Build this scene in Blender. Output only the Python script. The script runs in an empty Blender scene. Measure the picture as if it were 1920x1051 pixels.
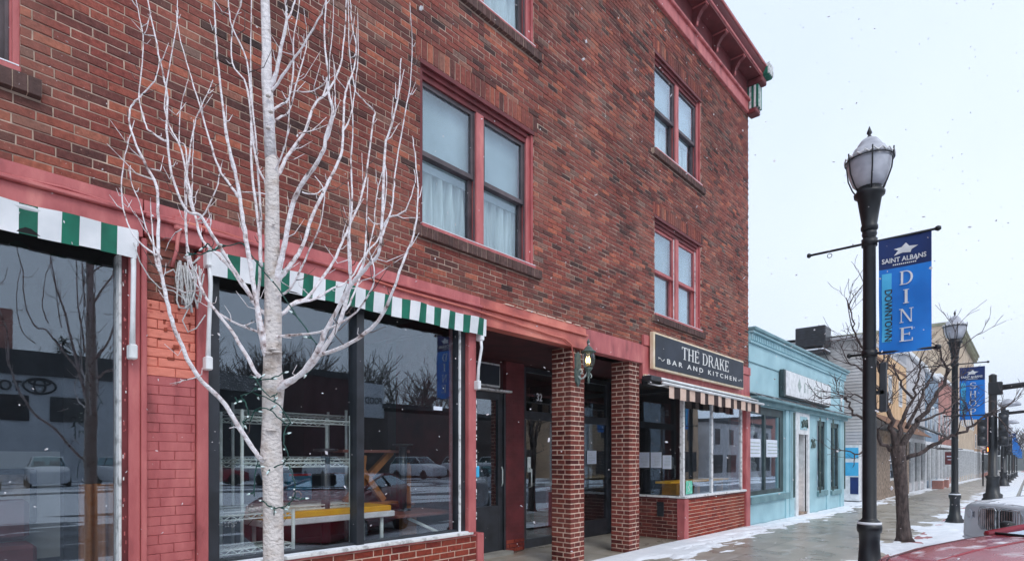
import bpy, bmesh, math, random
from mathutils import Vector, Matrix, noise
R = random.Random(7)
S = bpy.context.scene
COL = S.collection
# ---------------------------------------------------------------- camera, sky, sun, exposure
FP, UVP, HV, D, H = 1080.0, 1930.0, 856.0, 4.65, 1.5      # focal length in photo pixels, vanishing point, eye distance/height
PH = math.atan((UVP-960)/FP); CC, SS = math.cos(PH), math.sin(PH)
cam_d = bpy.data.cameras.new('camera'); cam = bpy.data.objects.new('camera', cam_d); COL.objects.link(cam)
cam.location = (0, -D, H); cam.rotation_euler = (math.radians(90), 0, PH-math.radians(90))
cam_d.sensor_width = 36; cam_d.lens = FP/1920*36; cam_d.shift_y = (HV-525.5)/1920
cam_d.clip_start = .05; cam_d.clip_end = 3000
S.camera = cam
W = bpy.data.worlds.new('World'); S.world = W; W.use_nodes = True
wn = W.node_tree.nodes; wl = W.node_tree.links
bg = wn['Background']
sky = wn.new('ShaderNodeTexSky'); sky.sky_type = 'NISHITA'; sky.sun_disc = False
sky.sun_elevation = math.radians(48); sky.sun_rotation = math.radians(150); sky.dust_density = 3; sky.air_density = 1.2
hs = wn.new('ShaderNodeHueSaturation'); hs.inputs['Saturation'].default_value = .35; hs.inputs['Value'].default_value = 1
wl.new(sky.outputs[0], hs.inputs['Color'])
tcw = wn.new('ShaderNodeTexCoord'); ncl = wn.new('ShaderNodeTexNoise'); ncl.inputs['Scale'].default_value = 1.6; ncl.inputs['Detail'].default_value = 4
wl.new(tcw.outputs['Generated'], ncl.inputs['Vector'])
crw = wn.new('ShaderNodeValToRGB'); crw.color_ramp.elements[0].position = .3; crw.color_ramp.elements[1].position = .7
crw.color_ramp.elements[0].color = (5.9, 6.85, 8.5, 1); crw.color_ramp.elements[1].color = (7.0, 7.85, 9.3, 1)
wl.new(ncl.outputs[0], crw.inputs[0])
mxw = wn.new('ShaderNodeMixRGB'); mxw.inputs[0].default_value = .86          # a closed cloud deck veils most of the clear sky
wl.new(hs.outputs[0], mxw.inputs[1]); wl.new(crw.outputs[0], mxw.inputs[2])
wl.new(mxw.outputs[0], bg.inputs[0]); bg.inputs[1].default_value = .105
sun_d = bpy.data.lights.new('sun', 'SUN'); sun_d.energy = .9; sun_d.angle = math.radians(25); sun_d.color = (1, .97, .92)
sun = bpy.data.objects.new('sun', sun_d); COL.objects.link(sun)
sun.rotation_euler = (math.radians(42), 0, math.radians(-25)); sun.location = (0, -20, 20)
S.view_settings.view_transform = 'Standard'; S.view_settings.look = 'None'; S.view_settings.gamma = 1
S.view_settings.use_curve_mapping = False; S.view_settings.exposure = 0.5
S.cycles.max_bounces = 10; S.cycles.transparent_max_bounces = 24; S.cycles.glossy_bounces = 4

def pw(u, v, Y=0.0):                       # where the sight line of photo pixel (u,v) meets the street-parallel plane y = Y
    t = (u-960)/FP; Z = (Y+D)/(SS-t*CC)
    return Vector((Z*(CC+t*SS), Y, H+(HV-v)*Z/FP))
def pz(u, v, Z):                           # ... at distance Z along the view axis
    t = (u-960)/FP
    return Vector((Z*(CC+t*SS), -D+Z*(SS-t*CC), H+(HV-v)*Z/FP))
def gz(x): return -.013*max(0, x-9)        # the street falls gently away

# ---------------------------------------------------------------- materials
def L(r, g, b):
    f = lambda c: (c/255/12.92) if c <= 10 else ((c/255+.055)/1.055)**2.4
    return (f(r), f(g), f(b), 1)
MATS = {}
def M(name, cols, scale=8, rough=.6, bump=0, bscale=None, metal=0, spec=.5, stretch=None, ramp=(.35, .65), detail=5, coord='Object', snow=0, rvar=0):
    m = bpy.data.materials.new(name); m.use_nodes = True; n = m.node_tree.nodes; l = m.node_tree.links
    b = n['Principled BSDF']; b.inputs['Roughness'].default_value = rough; b.inputs['Metallic'].default_value = metal
    b.inputs['Specular IOR Level'].default_value = spec
    tc = n.new('ShaderNodeTexCoord'); mp = n.new('ShaderNodeMapping'); l.new(tc.outputs[coord], mp.inputs[0])
    if stretch: mp.inputs['Scale'].default_value = stretch
    ns = n.new('ShaderNodeTexNoise'); ns.inputs['Scale'].default_value = scale; ns.inputs['Detail'].default_value = detail
    l.new(mp.outputs[0], ns.inputs['Vector'])
    cr = n.new('ShaderNodeValToRGB'); e = cr.color_ramp.elements
    e[0].position, e[1].position = ramp[0], ramp[1]; e[0].color = cols[0]; e[1].color = cols[-1]
    for i, c in enumerate(cols[1:-1]):
        q = cr.color_ramp.elements.new(ramp[0]+(ramp[1]-ramp[0])*(i+1)/(len(cols)-1)); q.color = c
    l.new(ns.outputs[0], cr.inputs[0]); out = cr.outputs[0]
    if snow:
        g = n.new('ShaderNodeNewGeometry'); sx = n.new('ShaderNodeSeparateXYZ'); l.new(g.outputs['Normal'], sx.inputs[0])
        n2 = n.new('ShaderNodeTexNoise'); n2.inputs['Scale'].default_value = 7; n2.inputs['Detail'].default_value = 8; l.new(tc.outputs[coord], n2.inputs['Vector'])
        mu = n.new('ShaderNodeMath'); mu.operation = 'MULTIPLY'; l.new(sx.outputs[2], mu.inputs[0]); l.new(n2.outputs[0], mu.inputs[1])
        r2 = n.new('ShaderNodeMapRange'); r2.inputs[1].default_value = snow; r2.inputs[2].default_value = snow+(.2 if name == 'car_red' else .09); l.new(mu.outputs[0], r2.inputs[0])
        mx = n.new('ShaderNodeMixRGB'); l.new(r2.outputs[0], mx.inputs[0]); l.new(out, mx.inputs[1]); mx.inputs[2].default_value = (.8, .82, .86, 1); out = mx.outputs[0]
        m3 = n.new('ShaderNodeMapRange'); m3.inputs[3].default_value = rough; m3.inputs[4].default_value = .8; l.new(r2.outputs[0], m3.inputs[0]); l.new(m3.outputs[0], b.inputs['Roughness'])
    elif rvar:
        m3 = n.new('ShaderNodeMapRange'); m3.inputs[3].default_value = rough-rvar; m3.inputs[4].default_value = rough+rvar; l.new(ns.outputs[0], m3.inputs[0]); l.new(m3.outputs[0], b.inputs['Roughness'])
    l.new(out, b.inputs['Base Color'])
    if bump:
        nb = n.new('ShaderNodeTexNoise'); nb.inputs['Scale'].default_value = bscale or scale*6; nb.inputs['Detail'].default_value = 6
        l.new(mp.outputs[0], nb.inputs['Vector'])
        bp = n.new('ShaderNodeBump'); bp.inputs['Strength'].default_value = min(1, bump*10); bp.inputs['Distance'].default_value = bump*.1
        l.new(nb.outputs[0], bp.inputs['Height']); l.new(bp.outputs[0], b.inputs['Normal'])
    MATS[name] = m; return m
def brickmat(name, cols, pos, bump=.06, patch=None, rough=.85, frost=0):
    m = bpy.data.materials.new(name); m.use_nodes = True; n = m.node_tree.nodes; l = m.node_tree.links; b = n['Principled BSDF']
    b.inputs['Roughness'].default_value = rough; b.inputs['Specular IOR Level'].default_value = .3
    g = n.new('ShaderNodeNewGeometry'); cr = n.new('ShaderNodeValToRGB'); l.new(g.outputs['Random Per Island'], cr.inputs[0])
    e = cr.color_ramp.elements; e[0].position = pos[0]; e[0].color = cols[0]; e[1].position = pos[-1]; e[1].color = cols[-1]
    for p, c in zip(pos[1:-1], cols[1:-1]): q = e.new(p); q.color = c
    tc = n.new('ShaderNodeTexCoord'); ns = n.new('ShaderNodeTexNoise'); ns.inputs['Scale'].default_value = 28; ns.inputs['Detail'].default_value = 6; l.new(tc.outputs['Object'], ns.inputs['Vector'])
    mr = n.new('ShaderNodeMapRange'); mr.inputs[1].default_value = .3; mr.inputs[2].default_value = .7; mr.inputs[3].default_value = .7; mr.inputs[4].default_value = 1.3; l.new(ns.outputs[0], mr.inputs[0])
    mx = n.new('ShaderNodeMixRGB'); mx.blend_type = 'MULTIPLY'; mx.inputs[0].default_value = 1; l.new(cr.outputs[0], mx.inputs[1]); l.new(mr.outputs[0], mx.inputs[2])
    n3 = n.new('ShaderNodeTexNoise'); n3.inputs['Scale'].default_value = 1.1; n3.inputs['Detail'].default_value = 5; l.new(tc.outputs['Object'], n3.inputs['Vector'])
    r3 = n.new('ShaderNodeMapRange'); r3.inputs[1].default_value = .47; r3.inputs[2].default_value = .72; r3.inputs[4].default_value = .6; l.new(n3.outputs[0], r3.inputs[0])
    m2 = n.new('ShaderNodeMixRGB'); l.new(r3.outputs[0], m2.inputs[0]); l.new(mx.outputs[0], m2.inputs[1]); m2.inputs[2].default_value = patch or cols[0]
    n6 = n.new('ShaderNodeTexNoise'); n6.inputs['Scale'].default_value = .55; n6.inputs['Detail'].default_value = 7; l.new(tc.outputs['Object'], n6.inputs['Vector'])
    r6 = n.new('ShaderNodeMapRange'); r6.inputs[1].default_value = .35; r6.inputs[2].default_value = .65; r6.inputs[3].default_value = .74; r6.inputs[4].default_value = 1.25; l.new(n6.outputs[0], r6.inputs[0])
    m6 = n.new('ShaderNodeMixRGB'); m6.blend_type = 'MULTIPLY'; m6.inputs[0].default_value = 1; l.new(m2.outputs[0], m6.inputs[1]); l.new(r6.outputs[0], m6.inputs[2])
    last = m6.outputs[0]
    if frost:
        n4 = n.new('ShaderNodeTexNoise'); n4.inputs['Scale'].default_value = 55; n4.inputs['Detail'].default_value = 3; l.new(tc.outputs['Object'], n4.inputs['Vector'])
        r4 = n.new('ShaderNodeMapRange'); r4.inputs[1].default_value = .66; r4.inputs[2].default_value = .74; r4.inputs[4].default_value = frost; l.new(n4.outputs[0], r4.inputs[0])
        m4 = n.new('ShaderNodeMixRGB'); l.new(r4.outputs[0], m4.inputs[0]); l.new(last, m4.inputs[1]); m4.inputs[2].default_value = L(205, 160, 140); last = m4.outputs[0]
    l.new(last, b.inputs['Base Color'])
    nb = n.new('ShaderNodeTexNoise'); nb.inputs['Scale'].default_value = 60; nb.inputs['Detail'].default_value = 7; l.new(tc.outputs['Object'], nb.inputs['Vector'])
    bp = n.new('ShaderNodeBump'); bp.inputs['Strength'].default_value = .8; bp.inputs['Distance'].default_value = bump*.1; l.new(nb.outputs[0], bp.inputs['Height']); l.new(bp.outputs[0], b.inputs['Normal'])
    MATS[name] = m; return m
def glassmat(name, tint=(.97, .985, .985, 1), k=1.7, rough=.0, wav=.004):
    m = bpy.data.materials.new(name); m.use_nodes = True; n = m.node_tree.nodes; l = m.node_tree.links
    for x in list(n): n.remove(x)
    o = n.new('ShaderNodeOutputMaterial'); t = n.new('ShaderNodeBsdfTransparent'); t.inputs[0].default_value = tint
    g = n.new('ShaderNodeBsdfGlossy'); g.inputs['Roughness'].default_value = rough; g.inputs['Color'].default_value = (.8, .9, 1, 1)
    gm = n.new('ShaderNodeNewGeometry'); vm = n.new('ShaderNodeVectorMath'); vm.operation = 'DOT_PRODUCT'; l.new(gm.outputs['Incoming'], vm.inputs[0]); l.new(gm.outputs['Normal'], vm.inputs[1])
    def mth(op, a, b=None, cl=False):
        q = n.new('ShaderNodeMath'); q.operation = op; q.use_clamp = cl
        for i_, x_ in enumerate((a, b)):
            if x_ is None: continue
            if isinstance(x_, (int, float)): q.inputs[i_].default_value = x_
            else: l.new(x_, q.inputs[i_])
        return q.outputs[0]
    c5 = mth('POWER', mth('SUBTRACT', 1, mth('ABSOLUTE', vm.outputs['Value']), True), 5)
    mu_ = mth('MULTIPLY', mth('ADD', mth('MULTIPLY', c5, .96), .04), k, True)
    mx = n.new('ShaderNodeMixShader'); l.new(mu_, mx.inputs[0]); l.new(t.outputs[0], mx.inputs[1]); l.new(g.outputs[0], mx.inputs[2]); l.new(mx.outputs[0], o.inputs[0])
    if wav:
        tc = n.new('ShaderNodeTexCoord'); ns = n.new('ShaderNodeTexNoise'); ns.inputs['Scale'].default_value = 1.3; ns.inputs['Detail'].default_value = 1; l.new(tc.outputs['Object'], ns.inputs['Vector'])
        bp = n.new('ShaderNodeBump'); bp.inputs['Strength'].default_value = 1; bp.inputs['Distance'].default_value = wav; l.new(ns.outputs[0], bp.inputs['Height']); l.new(bp.outputs[0], g.inputs['Normal'])
    MATS[name] = m; return m
def emit(name, col, st):
    m = bpy.data.materials.new(name); m.use_nodes = True; b = m.node_tree.nodes['Principled BSDF']
    b.inputs['Base Color'].default_value = col; b.inputs['Emission Color'].default_value = col; b.inputs['Emission Strength'].default_value = st
    MATS[name] = m; return m

brickmat('brick', [L(62,46,45), L(96,58,54), L(118,64,58), L(142,76,65), L(124,64,58), L(174,100,78), L(104,88,82)], [0, .12, .35, .6, .8, .93, 1], patch=L(128,92,80), frost=.5)
brickmat('brick_low', [L(118,44,38), L(142,58,46), L(158,70,52), L(120,52,44)], [0, .4, .8, 1], patch=L(150,84,66))
brickmat('brick_column', [L(84,38,36), L(112,52,46), L(130,62,52), L(96,50,46)], [0, .4, .8, 1], patch=L(130,76,66))
brickmat('brick_sill', [L(76,58,56), L(98,74,70), L(84,60,56)], [0, .5, 1], patch=L(90,70,66))
brickmat('brick_far', [L(160,110,100), L(182,130,120), L(150,100,92)], [0, .5, 1])
brickmat('brick_tan', [L(176,146,118), L(196,164,132), L(160,130,104)], [0, .5, 1])
M('mortar', [L(152,130,116), L(204,180,162)], 6, .9, .05, 90)
M('mortar_light', [L(210,178,158), L(236,212,194)], 12, .9, .05, 90)
M('pink', [L(128,62,63), L(178,92,93), L(194,108,107), L(214,134,127)], 4.5, .55, .07, 30, ramp=(.22, .78), rvar=.12, stretch=(1.6, 1, .55), detail=9)
M('salmon', [L(154,76,72), L(196,104,92), L(222,134,116)], 2.2, .5, .05, 30, ramp=(.3, .62))
M('salmon_peel', [L(136,74,60), L(206,106,90), L(228,134,114)], 7, .55, .12, 16, ramp=(.3, .4), stretch=(1, 1, 1.6))
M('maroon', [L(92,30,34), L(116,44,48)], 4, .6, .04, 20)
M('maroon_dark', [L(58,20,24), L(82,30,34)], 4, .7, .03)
M('black_frame', [L(26,29,34), L(48,52,60)], 5, .4, .01, spec=.6)
M('black_iron', [L(11,13,17), L(22,26,32)], 4, .42, .02, 40, spec=.5)
M('black_iron_snow', [L(14,17,22), L(26,32,40)], 4, .4, .02, 40, spec=.6, snow=.42)
M('grey_sash', [L(70,62,66), L(96,84,88)], 6, .5, .02)
M('white_paint', [L(215,218,220), L(242,244,246)], 7, .5, .02)
M('white_dirty', [L(150,150,150), L(232,232,232)], 14, .6, .06, ramp=(.3, .5))
M('snow', [(.78, .81, .86, 1), (.88, .9, .94, 1)], 5, .7, .08, 30)
M('frost_white', [L(205,198,200), L(244,240,242)], 22, .7, .08)
M('green_cloth', [L(14,92,74), L(20,118,94)], 5, .75, .02, 60)
M('white_cloth', [L(222,226,230), L(246,247,250)], 4, .75, .02, 60)
M('dark_cloth', [L(16,15,17), L(30,28,30)], 4, .9)
M('cream_cloth', [L(208,178,160), L(228,200,184)], 5, .8, .02)
M('brown_cloth', [L(44,30,30), L(62,44,42)], 5, .85, .02)
M('curtain', [L(176,182,182), L(224,228,226)], 3, .9, .06, 14, stretch=(6, 1, .5))
M('shade', [L(160,170,175), L(192,200,204)], 1.6, .85, .01)
M('sign_black', [L(30,38,50), L(46,54,68)], 2, .55, .02)
M('sign_cream', [L(226,206,172), L(242,228,204)], 8, .6)
M('sign_text', [L(225,225,222), L(245,245,242)], 30, .6)
M('bark_frost', [L(150,136,126), L(204,192,184), L(222,214,210)], 12, .75, .2, 45, stretch=(1, 1, 1.4), ramp=(.25, .5))
M('bark_white', [L(184,176,172), L(224,217,216), L(236,231,232)], 14, .75, .2, 45, ramp=(.3, .5))
M('branch_frost', [L(112,90,86), L(226,212,212), L(248,243,246)], 24, .7, .15, 60, ramp=(.3, .52), detail=7)
M('bark_brown', [L(58,48,46), L(104,90,86)], 22, .85, .5, 40, stretch=(1, 1, .35))
M('twig_brown', [L(64,52,50), L(108,94,92)], 14, .85, .1)
M('green_wire', [L(10,50,46), L(22,84,74)], 30, .5)
M('bulb_glass', [L(205,230,228), L(235,248,246)], 30, .2)
M('rope_white', [L(205,205,205), L(240,240,240)], 60, .8, .1)
M('concrete', [L(136,130,118), L(164,156,143), L(186,179,168)], 1.6, .3, .04, 60, ramp=(.3, .72), rvar=.14)
M('concrete_kerb', [L(140,138,132), L(170,168,162)], 3, .7, .05, 50)
M('asphalt', [L(70,75,84), L(98,104,114)], .8, .5, .05, 80, ramp=(.4, .6))
M('paver', [L(150,84,84), L(186,128,128)], 6, .7, .06, 30)
M('floor', [L(70,60,52), L(90,78,68)], 3, .4)
M('room', [L(58,58,60), L(74,74,76)], 2, .9)
M('room_light', [L(150,152,150), L(172,174,172)], 2, .9)
M('slate_dark', [L(60,66,76), L(80,88,98)], 3, .6)
M('steel', [L(205,218,214), L(240,248,246)], 9, .3)
M('yellow', [L(236,170,26), L(250,190,44)], 5, .4)
M('yellow_dark', [L(150,104,30), L(178,128,44)], 5, .6)
M('wood', [L(120,74,34), L(176,116,60)], 6, .55, .04, stretch=(1, 1, .12))
M('wood_red', [L(110,66,58), L(140,92,82)], 5, .5, .03, stretch=(.2, 1, 1))
M('teal_box', [L(0,112,146), L(10,134,168)], 5, .5)
M('paper', [L(214,222,238), L(232,238,248)], 3, .8)
M('teal', [L(154,194,204), L(176,214,222)], 1.5, .6, .02, 18)
M('teal_dark', [L(104,140,148), L(126,162,168)], 3, .6, .02)
M('teal_sash', [L(44,60,62), L(66,86,88)], 3, .5)
M('iron_green', [L(60,80,76), L(96,112,106)], 20, .5, .05)
M('clapboard', [L(176,170,166), L(206,202,200)], 1.5, .8, .03)
M('stone', [L(96,84,74), L(180,158,140)], 7, .9, .3, 9, ramp=(.3, .7))
M('ochre', [L(206,166,122), L(226,190,148)], 1.5, .8)
M('pale_grey', [L(176,174,176), L(200,198,200)], 1.5, .8)
M('slate_blue', [L(110,130,150), L(136,156,174)], 1.5, .8)
M('tan_wall', [L(186,164,140), L(208,188,162)], 1, .85)
M('cornice_green', [L(128,128,104), L(152,150,124)], 2, .8)
M('roof_dark', [L(40,42,46), L(64,66,70)], 3, .9, snow=.5)
M('brown_shingle', [L(96,70,54), L(150,110,84)], 14, .9, .2)
M('dealer_white', [L(190,196,204), L(214,220,226)], 1, .7)
M('dark_window', [L(26,28,32), L(40,44,48)], 3, .12)
M('navy', [L(0,34,90), L(6,48,112)], 3, .6)
M('blue', [L(8,116,208), L(24,138,232)], 2.2, .6, .03, 4)
M('light_blue', [L(60,172,222), L(84,192,236)], 4, .6)
M('globe', [L(164,166,176), L(200,202,210)], 5, .2)
M('car_red', [L(132,12,34), L(160,26,50)], 2, .22, spec=.8, snow=.52)
M('car_white', [L(168,172,178), L(190,194,200)], 2, .25, spec=.8, snow=.5)
M('car_black', [L(14,15,17), L(26,27,30)], 3, .5)
M('car_snow', [L(190,196,204), L(215,220,228)], 3, .6, snow=.2)
M('chrome', [L(120,124,128), L(200,204,208)], 8, .2, metal=.8)
M('tyre', [L(22,22,23), L(44,44,45)], 12, .8)
M('spruce', [L(24,34,30), L(44,56,48)], 12, .9)
M('red_plastic', [L(160,20,34), L(190,36,50)], 8, .5)
M('ink', [L(34,36,40), L(60,62,66)], 8, .7)
M('green_poster', [L(90,190,160), L(130,214,186)], 18, .7)
M('faint_ink', [L(150,165,160), L(186,198,196)], 20, .7)
glassmat('glass', k=2.7, wav=.0005)
glassmat('glass_upper', tint=(.9, .95, .96, 1), k=2.3, wav=.0012)
glassmat('glass_car', tint=(.55, .8, .78, 1), k=2.0, wav=0)
glassmat('glass_lamp', tint=(.93, .95, .97, 1), k=1.6, rough=.1, wav=0)
emit('lamp_warm', (1, .62, .22, 1), 5); emit('signal_orange', (1, .22, .03, 1), 6); emit('lamp_far', (1, .85, .6, 1), 3)

# ---------------------------------------------------------------- mesh helpers
def tag(o, label=None, cat=None, group=None, kind=None):
    for k, v in (('label', label), ('category', cat), ('group', group), ('kind', kind)):
        if v: o[k] = v
    return o
def wloc(o):
    v = Vector((0, 0, 0))
    while o: v = v+o.location; o = o.parent
    return v
def thing(name, label, cat, loc=(0, 0, 0), rz=0, group=None):
    o = bpy.data.objects.new(name, None); o.empty_display_size = .3; COL.objects.link(o); o.location = loc; o.rotation_euler = (0, 0, rz)
    return tag(o, label, cat, group)
def dup(root, loc, rz=None, label=None, group=None):
    r = root.copy(); COL.objects.link(r); r.location = loc
    if rz is not None: r.rotation_euler = (0, 0, rz)
    tag(r, label, None, group)
    for ch in list(root.children):
        c = ch.copy(); COL.objects.link(c); c.parent = r
        for g in list(ch.children):
            d = g.copy(); COL.objects.link(d); d.parent = c
    return r
class MB:
    def __init__(s): s.v = []; s.f = []; s.m = []; s.sm = []; s.mats = []
    def mi(s, name):
        if name not in s.mats: s.mats.append(name)
        return s.mats.index(name)
    def add(s, vs, fs, mat, mtx=None, smooth=False):
        o = len(s.v); k = s.mi(mat)
        for p in vs:
            p = Vector(p); s.v.append(mtx @ p if mtx else p)
        for f in fs: s.f.append([i+o for i in f]); s.m.append(k); s.sm.append(smooth)
        return s
    def box(s, x0, x1, y0, y1, z0, z1, mat, mtx=None, c=0):
        if c:   # a box with its edges cut off
            bm = bmesh.new(); bmesh.ops.create_cube(bm, size=1)
            for q in bm.verts: q.co = Vector((x0+(q.co.x+.5)*(x1-x0), y0+(q.co.y+.5)*(y1-y0), z0+(q.co.z+.5)*(z1-z0)))
            bmesh.ops.bevel(bm, geom=bm.edges[:], offset=c, segments=1, affect='EDGES')
            bm.verts.index_update(); vs = [q.co.copy() for q in bm.verts]; fs = [[q.index for q in f.verts] for f in bm.faces]; bm.free()
            return s.add(vs, fs, mat, mtx)
        vs = [(x0,y0,z0),(x1,y0,z0),(x1,y1,z0),(x0,y1,z0),(x0,y0,z1),(x1,y0,z1),(x1,y1,z1),(x0,y1,z1)]
        return s.add(vs, [(0,3,2,1),(4,5,6,7),(0,1,5,4),(1,2,6,5),(2,3,7,6),(3,0,4,7)], mat, mtx)
    def tube(s, pts, rad, n, mat, closed=False, smooth=True):
        pts = [Vector(p) for p in pts]; N = len(pts)
        if not hasattr(rad, '__len__'): rad = [rad]*N
        vs = []; up = None
        for i, p in enumerate(pts):
            if closed: d = pts[(i+1) % N]-pts[i-1]
            else: d = pts[min(i+1, N-1)]-pts[max(i-1, 0)]
            if d.length < 1e-9: d = Vector((0, 0, 1))
            d.normalize()
            if up is None: up = Vector((0, 0, 1)) if abs(d.z) < .9 else Vector((1, 0, 0))
            a = d.cross(up)
            if a.length < 1e-6: a = d.cross(Vector((.3, 1, .2)))
            a.normalize(); b = a.cross(d).normalized(); up = b
            for k in range(n):
                t = 2*math.pi*k/n; vs.append(p+(a*math.cos(t)+b*math.sin(t))*rad[i])
        fs = []
        for i in range(N if closed else N-1):
            j = (i+1) % N
            for k in range(n): fs.append((i*n+k, i*n+(k+1) % n, j*n+(k+1) % n, j*n+k))
        if not closed: fs.append(tuple(range(n))[::-1]); fs.append(tuple((N-1)*n+k for k in range(n)))
        return s.add(vs, fs, mat, None, smooth)
    def lathe(s, prof, cx, cy, n, mat, cz=0, smooth=True, mtx=None):   # prof: (radius, z)
        vs = []; fs = []; N = len(prof)
        for r, z in prof:
            for k in range(n):
                t = 2*math.pi*k/n; vs.append((cx+r*math.cos(t), cy+r*math.sin(t), cz+z))
        for i in range(N-1):
            for k in range(n): fs.append((i*n+k, i*n+(k+1) % n, (i+1)*n+(k+1) % n, (i+1)*n+k))
        fs.append(tuple(range(n))[::-1]); fs.append(tuple((N-1)*n+k for k in range(n)))
        return s.add(vs, fs, mat, mtx, smooth)
    def grid(s, fn, nu, nv, mat, smooth=True, mtx=None):
        vs = [fn(i/nu, j/nv) for i in range(nu+1) for j in range(nv+1)]
        fs = [(i*(nv+1)+j, (i+1)*(nv+1)+j, (i+1)*(nv+1)+j+1, i*(nv+1)+j+1) for i in range(nu) for j in range(nv)]
        return s.add(vs, fs, mat, mtx, smooth)
    def build(s, name, parent=None, world=True, loc=None, recenter=False):
        off = wloc(parent) if (parent and world) else Vector((0, 0, 0))
        if recenter and s.v:
            xs = [p.x for p in s.v]; ys = [p.y for p in s.v]; zs = [p.z for p in s.v]
            off = Vector(((min(xs)+max(xs))/2, (min(ys)+max(ys))/2, min(zs)))
        me = bpy.data.meshes.new(name); me.from_pydata([p-off for p in s.v], [], s.f)
        for nm in s.mats: me.materials.append(MATS[nm])
        me.polygons.foreach_set('material_index', s.m); me.polygons.foreach_set('use_smooth', s.sm); me.update()
        o = bpy.data.objects.new(name, me); COL.objects.link(o)
        if parent: o.parent = parent
        if recenter: o.location = off
        if loc: o.location = loc
        return o
def single(mb, name, label, cat, group=None, kind=None): return tag(mb.build(name, recenter=True), label, cat, group, kind)
def struct(mb, name): return tag(mb.build(name), kind='structure')
_tc = {}
def text_geo(st, size=1, ext=.004, bold=0):
    k = (st, size, ext, bold)
    if k not in _tc:
        c = bpy.data.curves.new('t', 'FONT'); c.body = st; c.size = size; c.extrude = ext; c.offset = bold; c.resolution_u = 3
        o = bpy.data.objects.new('t', c); COL.objects.link(o); dg = bpy.context.evaluated_depsgraph_get(); dg.update()
        me = bpy.data.meshes.new_from_object(o.evaluated_get(dg)); vs = [v.co.copy() for v in me.vertices]; fs = [tuple(p.vertices) for p in me.polygons]
        bpy.data.objects.remove(o); bpy.data.curves.remove(c); bpy.data.meshes.remove(me); _tc[k] = (vs, fs)
    return _tc[k]
def text_fit(mb, st, mat, mtx, w, h, ext=.004, bold=0.0):     # text scaled to w x h with its lower left corner at the origin of mtx
    vs, fs = text_geo(st, 1, 1, bold); x0 = min(v.x for v in vs); x1 = max(v.x for v in vs); y0 = min(v.y for v in vs); y1 = max(v.y for v in vs)
    mb.add([((v.x-x0)/(x1-x0)*w, (v.y-y0)/(y1-y0)*h, ext*(1 if v.z > 0 else -.2)) for v in vs], fs, mat, mtx)
def facing_street(x, y, z): return Matrix(((1, 0, 0, x), (0, 0, -1, y), (0, 1, 0, z), (0, 0, 0, 1)))     # text plane looking towards -y
def facing_back(x, y, z): return Matrix(((0, 0, -1, x), (-1, 0, 0, y), (0, 1, 0, z), (0, 0, 0, 1)))      # text plane looking towards -x
# serif capitals, drawn as strokes in a box 1 high
def arc(cx, cy, rx, ry, a0, a1, wx, wy, n=14):
    out = []
    for i in range(n):
        q = []
        for a in (a0+(a1-a0)*i/n, a0+(a1-a0)*(i+1)/n):
            a = math.radians(a); q.append(((cx+rx*math.cos(a), cy+ry*math.sin(a)), (cx+(rx-wx)*math.cos(a), cy+(ry-wy)*math.sin(a))))
        out.append([q[0][0], q[1][0], q[1][1], q[0][1]])
    return out
def vb(x, w=.13, a=0, b=1): return [[(x, a), (x+w, a), (x+w, b), (x, b)]]
def hb(x0, x1, y, h=.06): return [[(x0, y), (x1, y), (x1, y+h), (x0, y+h)]]
def sf(x, w=.13, e=.07, top=True, bot=True): return (hb(x-e, x+w+e, 0, .045) if bot else [])+(hb(x-e, x+w+e, .955, .045) if top else [])
def dg(x0, y0, x1, y1, w): return [[(x0, y0), (x0+w, y0), (x1+w, y1), (x1, y1)]]
GL = {'T': (.74, vb(.305)+hb(.0, .74, .94)+hb(.2, .54, 0, .045)+vb(0, .05, .8, .94)+vb(.69, .05, .8, .94)),
 'H': (.86, vb(.1)+vb(.63)+sf(.1)+sf(.63)+hb(.23, .63, .48)),
 'E': (.68, vb(.1)+hb(.03, .64, .94)+hb(.03, .66, 0)+hb(.23, .52, .48)+vb(.59, .05, .8, .94)+vb(.61, .05, .06, .22)+vb(.47, .05, .4, .62)),
 'D': (.84, vb(.1)+hb(.03, .4, .945, .055)+hb(.03, .4, 0, .055)+arc(.38, .5, .42, .5, -90, 90, .13, .055)),
 'R': (.84, vb(.1)+sf(.1)+hb(.23, .42, .945, .055)+hb(.23, .42, .46, .055)+arc(.41, .73, .27, .27, -90, 90, .12, .055, 10)+dg(.7, 0, .4, .47, .14)+hb(.68, .9, 0, .045)),
 'A': (.84, dg(.64, 0, .36, 1, .14)+dg(.1, 0, .39, 1, .06)+hb(.22, .62, .3, .05)+hb(.02, .25, 0, .045)+hb(.56, .86, 0, .045)),
 'K': (.86, vb(.1)+sf(.1)+dg(.23, .4, .64, .96, .07)+dg(.68, 0, .36, .6, .14)+hb(.56, .8, .955, .045)+hb(.6, .9, 0, .045)),
 'I': (.36, vb(.11)+sf(.11)), 'N': (.86, vb(.1, .06)+vb(.7, .06)+dg(.66, 0, .08, 1, .13)+hb(.02, .26, 0, .045)+hb(.6, .86, .955, .045)+hb(0, .2, .955, .045)),
 'S': (.62, arc(.31, .74, .25, .26, 40, 270, .11, .06)+arc(.31, .26, .27, .26, 90, -140, .12, .06)+vb(.5, .04, .74, .96)+vb(.05, .04, .04, .26)),
 'O': (.88, arc(.44, .5, .42, .51, 0, 360, .13, .06, 28)),
 'P': (.72, vb(.1)+sf(.1)+hb(.23, .4, .945, .055)+hb(.23, .4, .42, .055)+arc(.39, .71, .28, .29, -90, 90, .12, .055, 10))}
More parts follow.
